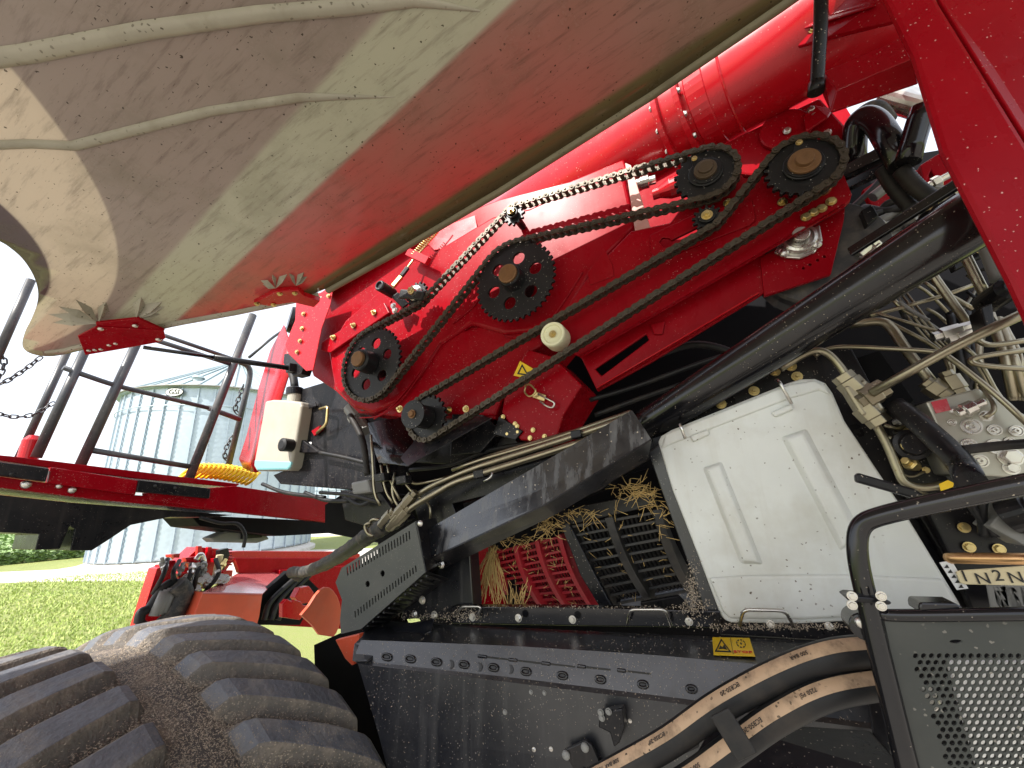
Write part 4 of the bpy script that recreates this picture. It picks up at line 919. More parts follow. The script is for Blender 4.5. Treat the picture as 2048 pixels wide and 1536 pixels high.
lathe('guard_core', P(770, 1160, GY+.06), OUT, [(0, .05), (.02, .05)], DARK, gu)
plate('guard_back', [(690, 1150), (835, 1055), (880, 1130), (760, 1235), (700, 1255)], GY+.09, .02, DARK, gu, bevel=0)
plate('axle_housing', [(628, 1290), (690, 1262), (760, 1240), (900, 1560), (900, 1700), (640, 1700)], 1.0, .1, DARK, H, bevel=0)
# ---- red frame at the rear
post = plate('frame_post', [(1718, -110), (1826, -110), (1877, 0), (2048, 274), (2130, 405), (2420, 870), (2300, 1180), (2048, 628), (2016, 559), (1884, 303), (1826, 113), (1771, 0)], .64, .012, RED, H, bevel=.006, label='wide red frame post leaning across the upper right corner')
slab('post_return', [(1832, -110, .643), (2260, -110, .69), (2560, 870, .69), (2420, 868, .643), (2132, 403, .643), (2050, 272, .643), (1880, 0, .643)], .006, RED, post)
bolts([(1929, 30), (1912, 4)], .66, 9, post, ZINC)
slab('post_cutout', [(1985, 10, .685), (2060, 0, .70), (2060, 36, .70), (1990, 40, .685)], .01, DARK, post)
box('silver_bracket', (2028, 92, .7), (2070, 86, .7), .03, .05, STEEL, H)
ch = slab('frame_channel', [(1648, 143, .90), (1802, 76, .90), (1828, 116, .90), (1673, 180, .90)], .004, RED, H)
slab('channel_face', [(1673, 180, .82), (1828, 116, .76), (1834, 165, .76), (1660, 224, .82)], .006, RED, ch)
slab('channel_end', [(1646, 142, .862), (1674, 180, .82), (1660, 224, .82), (1645, 190, .87)], .006, RED, ch)
ub = slab('upper_bracket', [(1582, 0, .95), (1600, 48, .95), (1594, 92, .95), (1660, 70, .9), (1790, 40, .86), (1770, -10, .86), (1700, -60, .9)], .01, RED, H)
slab('bracket_lip', [(1598, 46, .94), (1752, 2, .87), (1750, 10, .86), (1600, 58, .93)], .004, RED, ub)
bolts([(1626, 60)], .93, 6, ub, ZINC); bolts([(1617, 5), (1640, -3)], .93, 7, ub, STEEL)
gs = tube('gas_strut', [(1643, -60, .80), (1641, 60, .82), (1634, 160, .85), (1633, 182, .855)], .0125, BLACK, H, bend=.02, label='black gas strut hanging at the end of the auger tube')
tube('strut_rod_end', [(1633, 165, .852), (1632, 186, .856)], .015, BLACK, gs)
# ---- upper right: pipes and hoses behind the post
tube('exhaust_pipe', [(1708, 330, 1.15), (1709, 262, 1.12), (1722, 232, 1.1), (1752, 240, 1.08), (1806, 330, 1.02)], .026, BLACKG, H, bend=.05, n=20)
tube('vertical_pipe', [(1848, 215, .98), (1832, 262, .99), (1815, 325, 1.0)], .022, BLACKG, H, n=16)
tube('wrapped_hose', [(1690, 300, 1.2), (1700, 245, 1.2), (1735, 215, 1.2), (1760, 212, 1.2), (1780, 240, 1.25)], .016, HOSEWRAP, H, bend=.05)
tube('wrapped_hose', [(1686, 130, 1.1), (1690, 85, 1.1), (1708, 60, 1.1), (1735, 45, 1.1)], .026, HOSEWRAP, H, bend=.05)
lathe('hose_clamp', P(1728, 60, 1.1), Vector((.6, 0, .6)), [(0, .036), (.02, .036)], BLACK, H); lathe('hose_coupling', P(1742, 50, 1.1), Vector((.6, 0, .3)), [(0, .028), (.05, .028), (.05, .036), (.07, .036)], STEEL, H, n=10)
lathe('chrome_cylinder', P(1765, 190, 1.3), Vector((.6, 0, -.75)), [(0, .035), (.2, .035), (.21, .05), (.25, .05)], STEEL, H, n=24)
tube('hydraulic_rod', [(1735, 130, 1.25), (1700, 95, 1.25)], .02, STEEL, H)
def corr(name, pts, r, m=RUBBER):
    path = spline(pts, 14); rr = [r*(1+.10*(i % 2)) for i in range(len(path))]; bm = bmesh.new(); tube_bm(bm, path, rr, 12); return done(name, bm, m, H)
corr('corrugated_conduit', [(1765, 338, 1.05), (1785, 372, 1.05), (1822, 416, 1.05)], .014); corr('corrugated_conduit', [(1802, 340, 1.02), (1830, 372, 1.02), (1864, 398, 1.02)], .015)
box('black_bar', (1682, 352, 1.12), (1830, 276, 1.05), .03, .03, BLACKG, H); box('black_bar', (1692, 374, 1.12), (1800, 322, 1.05), .02, .022, BLACKG, H)
box('long_black_bar', (1700, 505, 1.05), (1925, 362, .92), .012, .02, BLACKG, H); box('long_black_bar', (1735, 520, 1.03), (1920, 392, .92), .02, .014, BLACKG, H)
plate('red_gusset', [(1840, 330), (1880, 305), (1910, 360), (1880, 375), (1862, 340), (1850, 372)], 1.25, .02, RED, H)
plate('red_inner_panel', [(1725, 380), (1800, 330), (1900, 360), (1880, 420), (1760, 440)], 1.4, .02, RED, H)
plate('black_cap_bracket', [(1868, 410), (1905, 392), (1932, 400), (1938, 425), (1905, 460), (1870, 450), (1858, 425)], .86, .03, BLACK, H, holes=[[(1862+10*math.cos(i*.7854)+0, 442+8*math.sin(i*.7854)) for i in range(0)]] if False else ())
bolts([(1902, 411)], .855, 6, H.children[-1] if False else post, GREYP); lathe('round_plug', P(1860, 443, .88), OUT, [(0, .018), (.01, .018)], DARK, H)
plate('steel_clamp', [(1722, 420), (1745, 408), (1758, 430), (1735, 450)], 1.1, .03, BLACK, H)
for i in range(4): lathe('pipe_fitting', P(1718+i*7, 512+i*9, 1.12), Vector((.8, 0, .5)), [(0, .012), (.03, .012), (.03, .016), (.045, .016)], STEEL, H, n=6)
for x, y, a in ((1770, 470, 1.0), (1800, 450, 1.3), (1745, 395, 1.2), (1815, 480, 1.1)): lathe('pipe_fitting', P(x, y, 1.2), Vector((a, 0, .7)), [(0, .014), (.04, .014), (.04, .02), (.06, .02), (.06, .012), (.1, .012)], GREYP, H, n=8)
for k, pts in enumerate([[(1700, 420), (1760, 360), (1790, 300)], [(1740, 480), (1790, 420), (1870, 420)], [(1780, 520), (1830, 470), (1900, 470)], [(1690, 450), (1745, 470), (1810, 440)]]):
    tube('cable', [(x, y, 1.3) for x, y in pts], .008, RUBBER, H, curve=True, n=8)
# ---- zinc hydraulic pipes at the right
PY = .97
def pipe(pts, px, Y=PY, name='hydraulic_pipe', m=PIPE, bend=.04, n=14):
    q = [(p if len(p) == 3 else (p[0], p[1], Y)) for p in pts]; return tube(name, q, mpx(px*.84, q[len(q)//2]), m, H, bend=bend, n=n)
def hexfit(p, ax, r, ln=.03, m=PIPE, name='pipe_fitting'):
    return lathe(name, p, ax, [(-ln, r*.8), (-ln*.6, r*.8), (-ln*.6, r*1.15), (ln*.4, r*1.15), (ln*.4, r), (ln, r)], m, H, n=6, bevel=.0015)
pipe([(2080, 612, .84), (1903, 695, .88), (1742, 787, .92)], 11, .9)
pipe([(1700, 764), (1683, 735), (1654, 703), (1622, 700), (1560, 738)], 8.5)
pipe([(1736, 822), (1775, 889), (1795, 940), (1808, 968), (1842, 977), (1892, 970)], 9.5)
pipe([(1630, 712, .99), (1650, 699, .99), (1683, 692, .98), (1877, 703, .93), (1899, 714, .93), (1994, 790, .91), (2070, 862, .9)], 6)
pipe([(1700, 650, 1.02), (1765, 640, 1.0), (1786, 659, 1.0), (1811, 699, .99), (1872, 776, .97)], 10.5)
pipe([(1860, 540), (1870, 557), (1939, 652), (1950, 680)], 9, 1.05); pipe([(1925, 500), (1935, 520), (1979, 608)], 10, 1.02)
pipe([(1740, 632), (1884, 593), (1955, 567)], 5, 1.08); pipe([(1753, 626), (1884, 666), (1935, 672)], 4, 1.03)
for k in range(4): pipe([(1786+k*9, 598-k*4), (1855+k*9, 682-k*2), (1880+k*9, 700)], 2.6, 1.12)
pipe([(1770, 640), (1885, 700), (1900, 740), (1900, 760)], 5, 1.06)
pipe([(2080, 696), (1957, 713), (1938, 721), (1954, 731), (2080, 740)], 6.5, .93); pipe([(2080, 676), (1985, 692), (1962, 686), (1950, 672)], 6.5, .96)
pipe([(1902, 770), (1905, 735), (1895, 715)], 6, .96); pipe([(1925, 690), (1960, 720), (2000, 800), (2060, 850)], 4.5, .97)
pipe([(1970, 835, .90), (1990, 822, .90), (1985, 800, .92), (1960, 770, .94)], 5, .92)
pipe([(2080, 560), (2000, 575), (1985, 600)], 14, 1.0, m=GREYP, name='grey_hose'); pipe([(1965, 470), (1985, 520), (2000, 560)], 16, 1.0, m=GREYP, name='grey_hose')
tee = box('tee_fitting', (1703, 768, PY-.02), (1742, 830, PY-.02), .034, .036, PIPE, H, bevel=.005)
for p, ax in ((P(1703, 770, PY-.02), (-.4, 0, .8)), (P(1740, 826, PY-.02), (.4, 0, -.8)), (P(1742, 790, PY-.03), (.85, 0, .42))): hexfit(p, ax, .019, .025)
hexfit(P(1872, 778, .955), (.5, 0, -.7), .015, .02); hexfit(P(1908, 768, .955), (.2, 0, -.9), .013, .025); hexfit(P(1935, 668, 1.02), (.7, 0, .1), .012, .03, STEEL); hexfit(P(1905, 664, 1.02), (.7, 0, .1), .012, .03, STEEL)
plate('pipe_clamp', [(1960, 615), (1985, 605), (1992, 650), (1972, 658)], .95, .04, BLACK, H); bolt((1970, 630, .945), .007, H, ZINC) if False else None
lathe('round_valve', P(2005, 585, .98), OUT, [(-.05, .02), (.02, .02), (.03, .012)], BLACK, H)
# manifold block
VB = .93
vb = plate('valve_block', [(1851, 804), (1957, 776), (2075, 842), (2105, 960), (1960, 952), (1920, 946), (1890, 885)], VB, .10, mat('grey_manifold', (.43, .42, .36), .38, metal=.55, dust=(.3, 12)), H, bevel=.003, label='machined grey hydraulic valve block with round ports')
for x, y, r in ((1942, 853, 16), (1903, 845, 7), (1988, 860, 11), (2031, 862, 11), (1937, 889, 12), (1935, 826, 8), (1990, 893, 15), (2018, 882, 8), (1959, 922, 13), (2075, 890, 12)):
    q = P(x, y, VB); m_ = mpx(r, q); lathe('port_plug', q, OUT, [(0, m_), (.003, m_), (.003, m_*.8), (.0015, m_*.75), (.0015, m_*.45), (.005, m_*.42), (.005, m_*.2), (.002, m_*.15)], STEEL, vb, n=20, bevel=.0004)
for x, y, r in ((1972, 832, 11), (2020, 914, 19), (2022, 936, 13), (1910, 822, 9)): bolt((x, y, VB), mpx(r, (x, y, VB))*.8, vb, STEEL)
plate('red_label', [(1862, 804), (1893, 797), (1902, 820), (1872, 827)], VB-.0012, .001, mat('red_label', (.5, .04, .06), .5, dust=(.5, 60), dustcol=(.75, .4, .4, 1)), vb, bevel=0)
lathe('elbow_fitting', P(1940, 815, VB-.02), Vector((.9, 0, .35)), [(-.02, .007), (-.01, .007), (-.01, .011), (.006, .011), (.006, .007), (.02, .007)], STEEL, vb, n=8)
plate('valve_bank', [(1925, 948), (2080, 935), (2110, 1000), (1950, 985)], VB+.03, .08, GREYP, H)
# black levers, cables and dark back plates
plate('shut_off_lever', [(1711, 951), (1716, 945), (1830, 978), (1850, 990), (1840, 1000), (1712, 964)], .82, .012, BLACK, H, bevel=.003)
tube('black_frame_tube', [(1790, 812, .95), (1822, 832, .93), (1920, 920, .86), (1942, 965, .80)], .017, BLACK, H, n=16, bend=.05)
tube('black_cable', [(1925, 900, .86), (1985, 893, .86), (2080, 885, .84)], .007, RUBBER, H, curve=True, n=8)
lathe('solenoid_coil', P(1820, 890, .98), OUT, [(0, .028), (.01, .028), (.012, .02), (.02, .018), (.02, .012)], BLACK, H, n=20)
lathe('solenoid_ring', P(1820, 890, .965), OUT, [(0, .014), (.004, .014), (.004, .010), (.001, .009)], ZINC, H, n=20)
lathe('round_sensor', P(1822, 865, .99), OUT, [(0, .012), (.02, .012), (.02, .008)], ZINC, H, n=12)
plate('black_side_plate', [(1780, 820), (1860, 800), (1920, 940), (2500, 900), (2560, 1260), (1960, 1240), (1850, 1050), (1800, 980)], 1.02, .02, BLACK, H)
bolts([(1852, 940)], 1.0, 5, vb, ZINC)
plate('dark_bay', [(1700, 720), (1760, 700), (1830, 800), (1800, 830), (1720, 830)], 1.06, .02, DARK, H)
plate('yellow_tag', [(1878, 968), (1896, 960), (1908, 966), (1906, 974), (1882, 982)], .90, .001, YEL, H, bevel=0)
rp = plate('rear_plate', [(1850, 1010), (2400, 950), (2480, 1230), (1950, 1235), (1900, 1110)], .985, .02, BLACK, H)
bolts([(1928, 1055), (1972, 1048), (1998, 1098), (1938, 1094)], .98, 8, rp, ZINC, 'bolt')
box('connector_block', (1985, 1020, .94), (2060, 1060, .94), .05, .06, GREYP, H); lathe('connector_barrel', P(2015, 1035, .92), Vector((.6, -.5, .3)), [(0, .025), (.03, .025), (.03, .02), (.035, .02)], BLACK, H)
box('silver_box', (2030, 1052, .93), (2080, 1050, .93), .05, .035, STEEL, H)
tube('gear_rod', [(1897, 1117, .86), (1912, 1116, .85), (2100, 1119, .80)], mpx(11, (2000, 1118, .83)), COPPER, H, n=18, label='gold chromate rod above the number plate')
tg = plate('number_tag', [(1912, 1144), (1921, 1141), (2130, 1126), (2130, 1173), (1930, 1169), (1921, 1166)], .85, .003, TAG, H, bevel=.001, label='cream tag reading 1 N 2 N'); 
tx = P(2048, 1150, .85)-P(1930, 1155, .85); tz = Vector((0, 0, 1))
for s_, x, y in (('1', 1929, 1153), ('N', 1966, 1158), ('2', 1996, 1152), ('N', 2032, 1156)): text('tag_lettering', s_, P(x, y, .849), mpx(29, (x, y, .849)), INK, tg, tx, (0, 0, 1))
ar = plate('arrow_strip', [(1879, 1125), (1903, 1121), (1937, 1177), (1914, 1180)], .855, .001, WHITE, H, bevel=0)
for i in range(5): x, y = 1894+i*7.2, 1133+i*10; plate('arrow_mark', [(x, y-4), (x+5, y+3), (x-5, y+3)], .8535, .0008, INK, ar, bevel=0)
for i in range(12): box('radiator_fin', (1990+i*6, 1172, .95), (2000+i*6, 1225, .95), .002, .02, GREYP, H)
# ---- perforated guard, its frame tube and the two hydraulic hoses (nearest to the camera)
FY = .60
def gpt(t): return t
tubeg = tube('guard_frame', [(2480, 880, .52), (2120, 955, .56), (2000, 978, .565), (1760, 1030, .59), (1716, 1050, .6), (1713, 1110, .60), (1733, 1200, .60), (1755, 1290, .60), (1795, 1455, .60), (1835, 1620, .60)], mpx(18, (1730, 1200, .6)), BLACKG, H, bend=.045, n=24, label='bent glossy black tube frame of the perforated guard')
tube('top_rail', [(1752, 1228, .60), (1800, 1232, .60), (2480, 1220, .57)], mpx(12, (1900, 1230, .6)), BLACKG, H, n=16)
plate('rail_hook', [(1838, 1214), (1840, 1205), (1912, 1207), (1926, 1214), (1928, 1222), (1840, 1226)], .595, .03, BLACKG, H)
holes = []; 
def inside(x, y): return x > 1822+(y-1306)*.33 and y > 1306-(x-1826)*.0 and x < 2075 and y < 1560
j = 0; y = 1312.0
while y < 1552:
    x = 1800+(7.9 if j % 2 else 0)+(y-1312)*.10
    while x < 2070:
        if inside(x, y): holes.append([(x+5.6*math.cos(i*math.pi/5), y+5.6*math.sin(i*math.pi/5)) for i in range(10)])
        x += 15.8
    y += 13.4; j += 1
holes.append([(1912+13*math.cos(i*math.pi/5)*(1 if abs(math.cos(i*math.pi/5)) > .1 else 1), 1283+4*math.sin(i*math.pi/5)) for i in range(10)])
GP = mat('dusty_dark_guard_sheet', (.03, .034, .031), .42, dust=(.3, 9), dustcol=(.09, .088, .075, 1), speck=(150, .24, .35, (.36, .33, .28, 1)))
pg = plate('perforated_sheet', [(1768, 1240), (2480, 1228), (2560, 1620), (1852, 1620), (1815, 1450)], FY, .0025, GP, H, holes=holes, bevel=0, label='black perforated guard sheet with a white screen behind')
slab('white_screen', [(1897, 1322, .70), (2200, 1322, .70), (2200, 1640, .70), (1985, 1640, .70)], .01, mat('white_screen', (.85, .85, .85), .5), H)
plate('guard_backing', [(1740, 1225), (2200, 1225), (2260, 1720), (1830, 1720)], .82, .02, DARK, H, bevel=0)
bolt((1852, 1396, FY+.03), .01, pg, STEEL)
cl = plate('tube_clamp', [(1690, 1195), (1700, 1191), (1770, 1197), (1786, 1206), (1780, 1211), (1700, 1204)], .585, .03, BLACK, tubeg)
for x, y in ((1704, 1192), (1704, 1210), (1762, 1192), (1762, 1212)): bolt((x, y, .58), .0038, tubeg, STEEL)
lathe('pivot_eye', P(1722, 1246, .62), OUT, [(-.02, .014), (.015, .014), (.016, .009)], BLACKG, tubeg); bolt((1722, 1245, .605), .006, tubeg, STEEL, 'rivet')
def hose(pts, px, stripe_side, texts):
    path = spline(pts, 10); r = mpx(px, path[len(path)//2]); bm = bmesh.new(); tube_bm(bm, path, r, 24); o = done('hydraulic_hose', bm, RUBBER, H, label='thick black hydraulic hose with a tan printed stripe')
    fr_ = frames(path); bm = bmesh.new(); prev = None; info = []
    for p, (t, u, w) in zip(path, fr_):
        tov = (CAM-p).normalized(); s = (tov-t*tov.dot(t)).normalized(); b = t.cross(s)
        if b.z < 0: b = -b
        row = [bm.verts.new(p+(s*math.cos(a)+b*math.sin(a))*(r+.0008)) for a in [R_(stripe_side+d) for d in (-24, -12, 0, 12, 24)]]
        a = R_(stripe_side); info.append((p+(s*math.cos(a)+b*math.sin(a))*(r+.0018), t, (s*math.cos(a)+b*math.sin(a)), b))
        if prev:
            for k in range(4): bm.faces.new((prev[k], prev[k+1], row[k+1], row[k])).smooth = True
        prev = row
    st_ = done('printed_stripe', bm, TAN, o)
    for f, s_, sz in texts:
        i = int(f*(len(info)-1)); p, t, n, b = info[i]; ux = -t if t.x > 0 else t; uy = n.cross(ux)     # the print reads upside down
        text('hose_lettering', s_, p, sz, INK, o, ux, uy, .0003)
    return path, r
hp, hr = hose([(1170, 1575, .66), (1250, 1533, .66), (1340, 1482, .66), (1440, 1412, .66), (1560, 1348, .66), (1660, 1312, .66), (1760, 1300, .68)], 27, 28, [(.12, '500 BAR  7250 PSI', .0065), (.33, 'EC850-20', .0065), (.55, 'EC850-20', .007), (.75, '500 BAR', .006)])
hp2, hr2 = hose([(1330, 1590, .65), (1400, 1545, .65), (1480, 1487, .65), (1560, 1432, .65), (1660, 1385, .65), (1790, 1362, .68)], 27, 20, [(.2, '500 BAR', .0065), (.5, 'EC850-20', .007), (.75, '7250 PSI', .006)])
for x, y, dx, dy in ((1447, 1432, 1, -.55),):
    a, b = P(1430, 1405, .645), P(1500, 1500, .64)
    box('hose_strap', P(1438, 1400, .64)+OUT*.03, P(1492, 1486, .635)+OUT*.03, .004, .026, RUBBER, H, up=Vector((.8, 0, .5)))
    box('hose_strap', P(1385, 1520, .64)+OUT*.03, P(1400, 1545, .64)+OUT*.03, .004, .026, RUBBER, H, up=Vector((.8, 0, .5)))
# ---- pipes between the case and the window
def zp(pts, px, Y): return pipe(pts, px, Y)
zp([(1262, 834), (1150, 872), (942, 938), (862, 972), (820, 1000), (768, 1048)], 6.5, 1.0); zp([(1262, 850), (1140, 892), (959, 948), (905, 966), (873, 986), (826, 1012), (775, 1058)], 7.5, .985)
zp([(1262, 824), (1100, 880), (960, 920), (905, 940)], 5, 1.02); zp([(1150, 862), (1000, 905), (930, 930)], 4.5, 1.03)
for pts in ([(742, 870), (746, 930), (748, 985), (760, 1010)], [(762, 930), (770, 980), (785, 1005)], [(775, 930), (780, 960), (800, 1000)], [(790, 945), (782, 985), (800, 1020)], [(815, 945), (822, 968), (850, 966), (930, 945)], [(805, 960), (830, 990), (860, 1005), (862, 1040)], [(770, 930), (766, 905)]): zp(pts, 3.2, 1.03)
for x, y in ((800, 1022), (818, 1000), (792, 1040), (775, 1036), (806, 1030)): hexfit(P(x, y, .985), (-.6, 0, -.5), .015, .035)
zp([(742, 1045), (728, 1050), (735, 1068), (748, 1072)], 3.5, .99); zp([(760, 1040), (742, 1038), (738, 1055)], 3.5, 1.0)
for x, y in ((757, 955), (1150, 868), (955, 948), (800, 960)): plate('pipe_clamp', [(x-10, y-6), (x+10, y-10), (x+12, y+6), (x-8, y+10)], .975, .03, BLACK, H)
tube('spring_clip', [(985, 945, .96), (982, 955, .955), (968, 963, .955)], .003, STEEL, H)
# black catch tray beneath the small sprocket
tr = sheet('catch_tray', [[(735, 846, 1.06), (760, 840, 1.06), (820, 835, 1.10)], [(750, 905, 1.02), (775, 908, 1.02), (830, 900, 1.06)], [(757, 925, .99), (790, 928, .97), (815, 932, .95)]], .003, BLACKG, H, smooth=True)
slab('tray_side', [(815, 932, .95), (985, 835, 1.0), (940, 830, 1.06), (830, 880, 1.06), (790, 928, .98)], .003, BLACK, H)
plate('black_bearing_bracket', [(905, 815), (945, 810), (1000, 860), (960, 905), (900, 910)], 1.09, .06, BLACK, H); bolts([(800, 818), (898, 820), (932, 818)], 1.05, 5.5, s5, ZINC, 'nut')
plate('black_lower_bracket', [(840, 850), (905, 835), (1010, 850), (1040, 890), (960, 930), (830, 925)], 1.14, .1, BLACK, H)
slab('latch_bar', [(998, 832, 1.05), (1045, 862, 1.05), (1030, 880, 1.05), (985, 868, 1.05)], .01, BLACK, H)
corr('corrugated_conduit', [(700, 830, 1.2), (725, 880, 1.2), (735, 950, 1.2)], .012); corr('corrugated_conduit', [(1290, 720, 1.2), (1380, 690, 1.2), (1450, 700, 1.2), (1480, 725, 1.2)], .010)
for pts in ([(1180, 800), (1280, 770), (1420, 720), (1500, 700)], [(1190, 830), (1300, 790), (1450, 740)], [(640, 985), (700, 990), (760, 1005)], [(820, 940), (900, 930), (980, 900), (1100, 880)]): tube('cable', [(x, y, 1.12) for x, y in pts], .007, RUBBER, H, curve=True, n=8)
# more hoses and fittings packed behind the post and the support tube
rq = random.Random(17)
for k in range(9):
    x, y = rq.uniform(1700, 1780), rq.uniform(400, 540); tube('cable', [(x, y, 1.22), (x+rq.uniform(30, 60), y-rq.uniform(-10, 60), 1.18), (x+rq.uniform(80, 160), y-rq.uniform(-20, 70), 1.2)], rq.uniform(.005, .013), rq.choice((RUBBER, RUBBER, GREYP, PIPE)), H, curve=True, n=8)
for k in range(14):
    x, y = rq.uniform(1705, 1880), rq.uniform(370, 540); lathe('pipe_fitting', P(x, y, 1.15), Vector((rq.uniform(-1, 1), -.2, rq.uniform(-1, 1))), [(0, .009), (.018, .009), (.018, .014), (.032, .014), (.032, .008), (.055, .008)], rq.choice((STEEL, ZINC, GREYP, STEEL)), H, n=6)
for k in range(8):
    x = 1900+k*16; tube('cable', [(x, 640+rq.uniform(-20, 20), 1.15), (x+rq.uniform(-10, 40), 720, 1.1), (x+rq.uniform(0, 60), 800, 1.12)], rq.uniform(.004, .009), rq.choice((PIPE, RUBBER, PIPE)), H, curve=True, n=8)
for k in range(7):
    x = 1960+k*14; tube('wiring', [(x, 985, .93), (x+rq.uniform(-20, 20), 1010, .92), (x+rq.uniform(-30, 30), 1070, .95)], .006, RUBBER, H, curve=True, n=6)
for k in range(14):
    x, y = rq.uniform(1740, 1990), rq.uniform(540, 640); dx = rq.uniform(30, 110); s_ = rq.choice((-1, 1))
    pipe([(x, y), (x+dx*.5, y+s_*rq.uniform(5, 30)), (x+dx, y+s_*rq.uniform(20, 70))], rq.uniform(2.2, 6), rq.uniform(1.06, 1.2), m=rq.choice((PIPE, PIPE, RUBBER, GREYP)))
bp2 = plate('rear_bracket', [(1740, 560), (1830, 520), (1850, 560), (1760, 610)], 1.2, .02, BLACK, H); bolts([(1760, 580), (1800, 560), (1830, 545)], 1.19, 5, bp2, ZINC)
bp3 = plate('rear_bracket', [(1880, 470), (1960, 440), (1990, 500), (1910, 540)], 1.15, .02, BLACK, H); bolts([(1900, 490), (1940, 475), (1960, 500)], 1.14, 6, bp3, ZINC)
for k in range(6):
    y = 850+k*24; pipe([(1768+k*8, y), (1800+k*6, y+10), (1830+k*5, y+rq.uniform(-15, 25))], rq.uniform(2.5, 5), 1.0, m=rq.choice((RUBBER, PIPE)))
for x, y in ((1790, 845), (1842, 860), (1870, 905), (1835, 935), (1790, 905)): lathe('pipe_fitting', P(x, y, 1.0), Vector((rq.uniform(-1, 1), -.6, rq.uniform(-1, 1))), [(0, .007), (.015, .007), (.015, .012), (.03, .012), (.03, .007), (.045, .007)], rq.choice((STEEL, ZINC)), H, n=6)
# the red rear side of the machine goes on beyond the frame post
prism('rear_side_panel', [[Vector(p) for p in ((1.75, .80, 1.5), (4.6, .80, 1.7), (4.6, .80, 3.3), (1.55, .80, 3.5))]], (0, .05, 0), RED, H, .01)
prism('rear_lower_panel', [[Vector(p) for p in ((1.45, .86, .8), (4.6, .86, .9), (4.6, .86, 1.66), (1.65, .86, 1.46))]], (0, .05, 0), BLACK, H, .01)
# ---- cab corner, washer bottle and electrics box left of the case
cabp = sheet('cab_corner_panel', [[(567, 650, 1.42), (580, 690, 1.36), (590, 722, 1.34)], [(540, 702, 1.42), (560, 735, 1.36), (575, 755, 1.34)], [(516, 780, 1.42), (535, 800, 1.36), (556, 815, 1.34)], [(494, 868, 1.42), (513, 880, 1.36), (530, 890, 1.34)], [(478, 918, 1.42), (500, 925, 1.36), (512, 930, 1.34)], [(486, 936, 1.42), (503, 944, 1.38), (515, 945, 1.36)]], .006, REDB, H, smooth=True, label='curved glossy red cab corner panel behind the washer bottle')
eb = plate('electrics_box', [(602, 778), (655, 762), (690, 790), (745, 850), (752, 965), (700, 980), (560, 968), (545, 950), (583, 935)], 1.30, .2, BLACK, H, bevel=.006)
BOT = mat('bottle_plastic', (.36, .33, .27), .4, dust=(.3, 9), dustcol=(.35, .3, .22, 1))
bt = plate('washer_bottle', [(530, 802), (545, 799), (570, 800), (601, 803), (603, 812), (592, 880), (581, 934), (574, 941), (512, 942), (506, 932), (514, 890)], 1.24, .10, BOT, H, bevel=.012, segs=4, label='white washer bottle with pale blue fluid')
plate('blue_fluid', [(508, 918), (583, 921), (580, 934), (574, 940), (513, 941), (507, 932)], 1.2385, .098, mat('pale_blue_fluid', (.20, .44, .46), .35), bt, bevel=.010)
lathe('filler_neck', P(589, 802, 1.29), (0, 0, 1), [(-.02, .035), (.035, .035)], BOT, bt); lathe('cap', P(589, 790, 1.29), (0, 0, 1), [(0, .042), (.035, .042), (.04, .036)], BLACK, bt)
tube('filler_hose', [(590, 780, 1.29), (588, 758, 1.29), (582, 740, 1.29)], .02, RUBBER, H)
lathe('rubber_buffer', P(572, 890, 1.21), OUT, [(-.03, .03), (.02, .032), (.025, .02)], RUBBER, H)
plate('latch_tab', [(578, 885), (605, 880), (640, 905), (578, 905)], 1.27, .02, BLACK, H)
tube('box_handle', [(640, 818, 1.27), (656, 813, 1.25), (653, 848, 1.25), (634, 866, 1.27)], .007, ZINC, eb, bend=.02, n=8)
plate('handle_foot', [(622, 862), (640, 850), (645, 858), (628, 872)], 1.28, .012, RED, eb)
plate('white_sticker', [(613, 884), (623, 884), (622, 898), (612, 897)], 1.297, .001, WHITE, eb, bevel=0)
slab('strap', [(600, 812, 1.28), (630, 803, 1.28), (632, 812, 1.28), (603, 822, 1.28)], .006, BLACK, eb)
plate('black_hood', [(568, 708), (600, 700), (612, 720), (602, 748), (586, 752), (566, 726)], 1.16, .05, BLACK, H)
lathe('silver_hose_end', P(700, 815, 1.25), Vector((.5, 0, -.6)), [(0, .03), (.05, .03), (.05, .036), (.08, .036), (.08, .03), (.16, .03)], GREYP, H, n=12)
for i in range(5): plate('case_slot', [(690+i*7, 790+i*6), (696+i*7, 790+i*6), (700+i*7, 798+i*6), (694+i*7, 798+i*6)], 1.095, .004, INK, case, bevel=0) if i in (2, 4) else None
lathe('dark_lamp', P(585, 640, 1.5), Vector((-.4, -.8, .1)), [(-.05, .08), (.0, .09), (.02, .085)], BLACK, H)
# gas strut from the shield bracket to the case
p0 = sb((290, 676), -.04); p1 = P(592, 738, 1.17); gst = tube('gas_strut', [p0, p0.lerp(p1, .42)], .0075, BLACKG, H, label='long black gas strut between shield bracket and case')
tube('strut_barrel', [p0.lerp(p1, .40), p1], .012, BLACK, gst); box('strut_end', p0.lerp(p1, .93), p0.lerp(p1, 1.03), .04, .04, BLACK, gst)
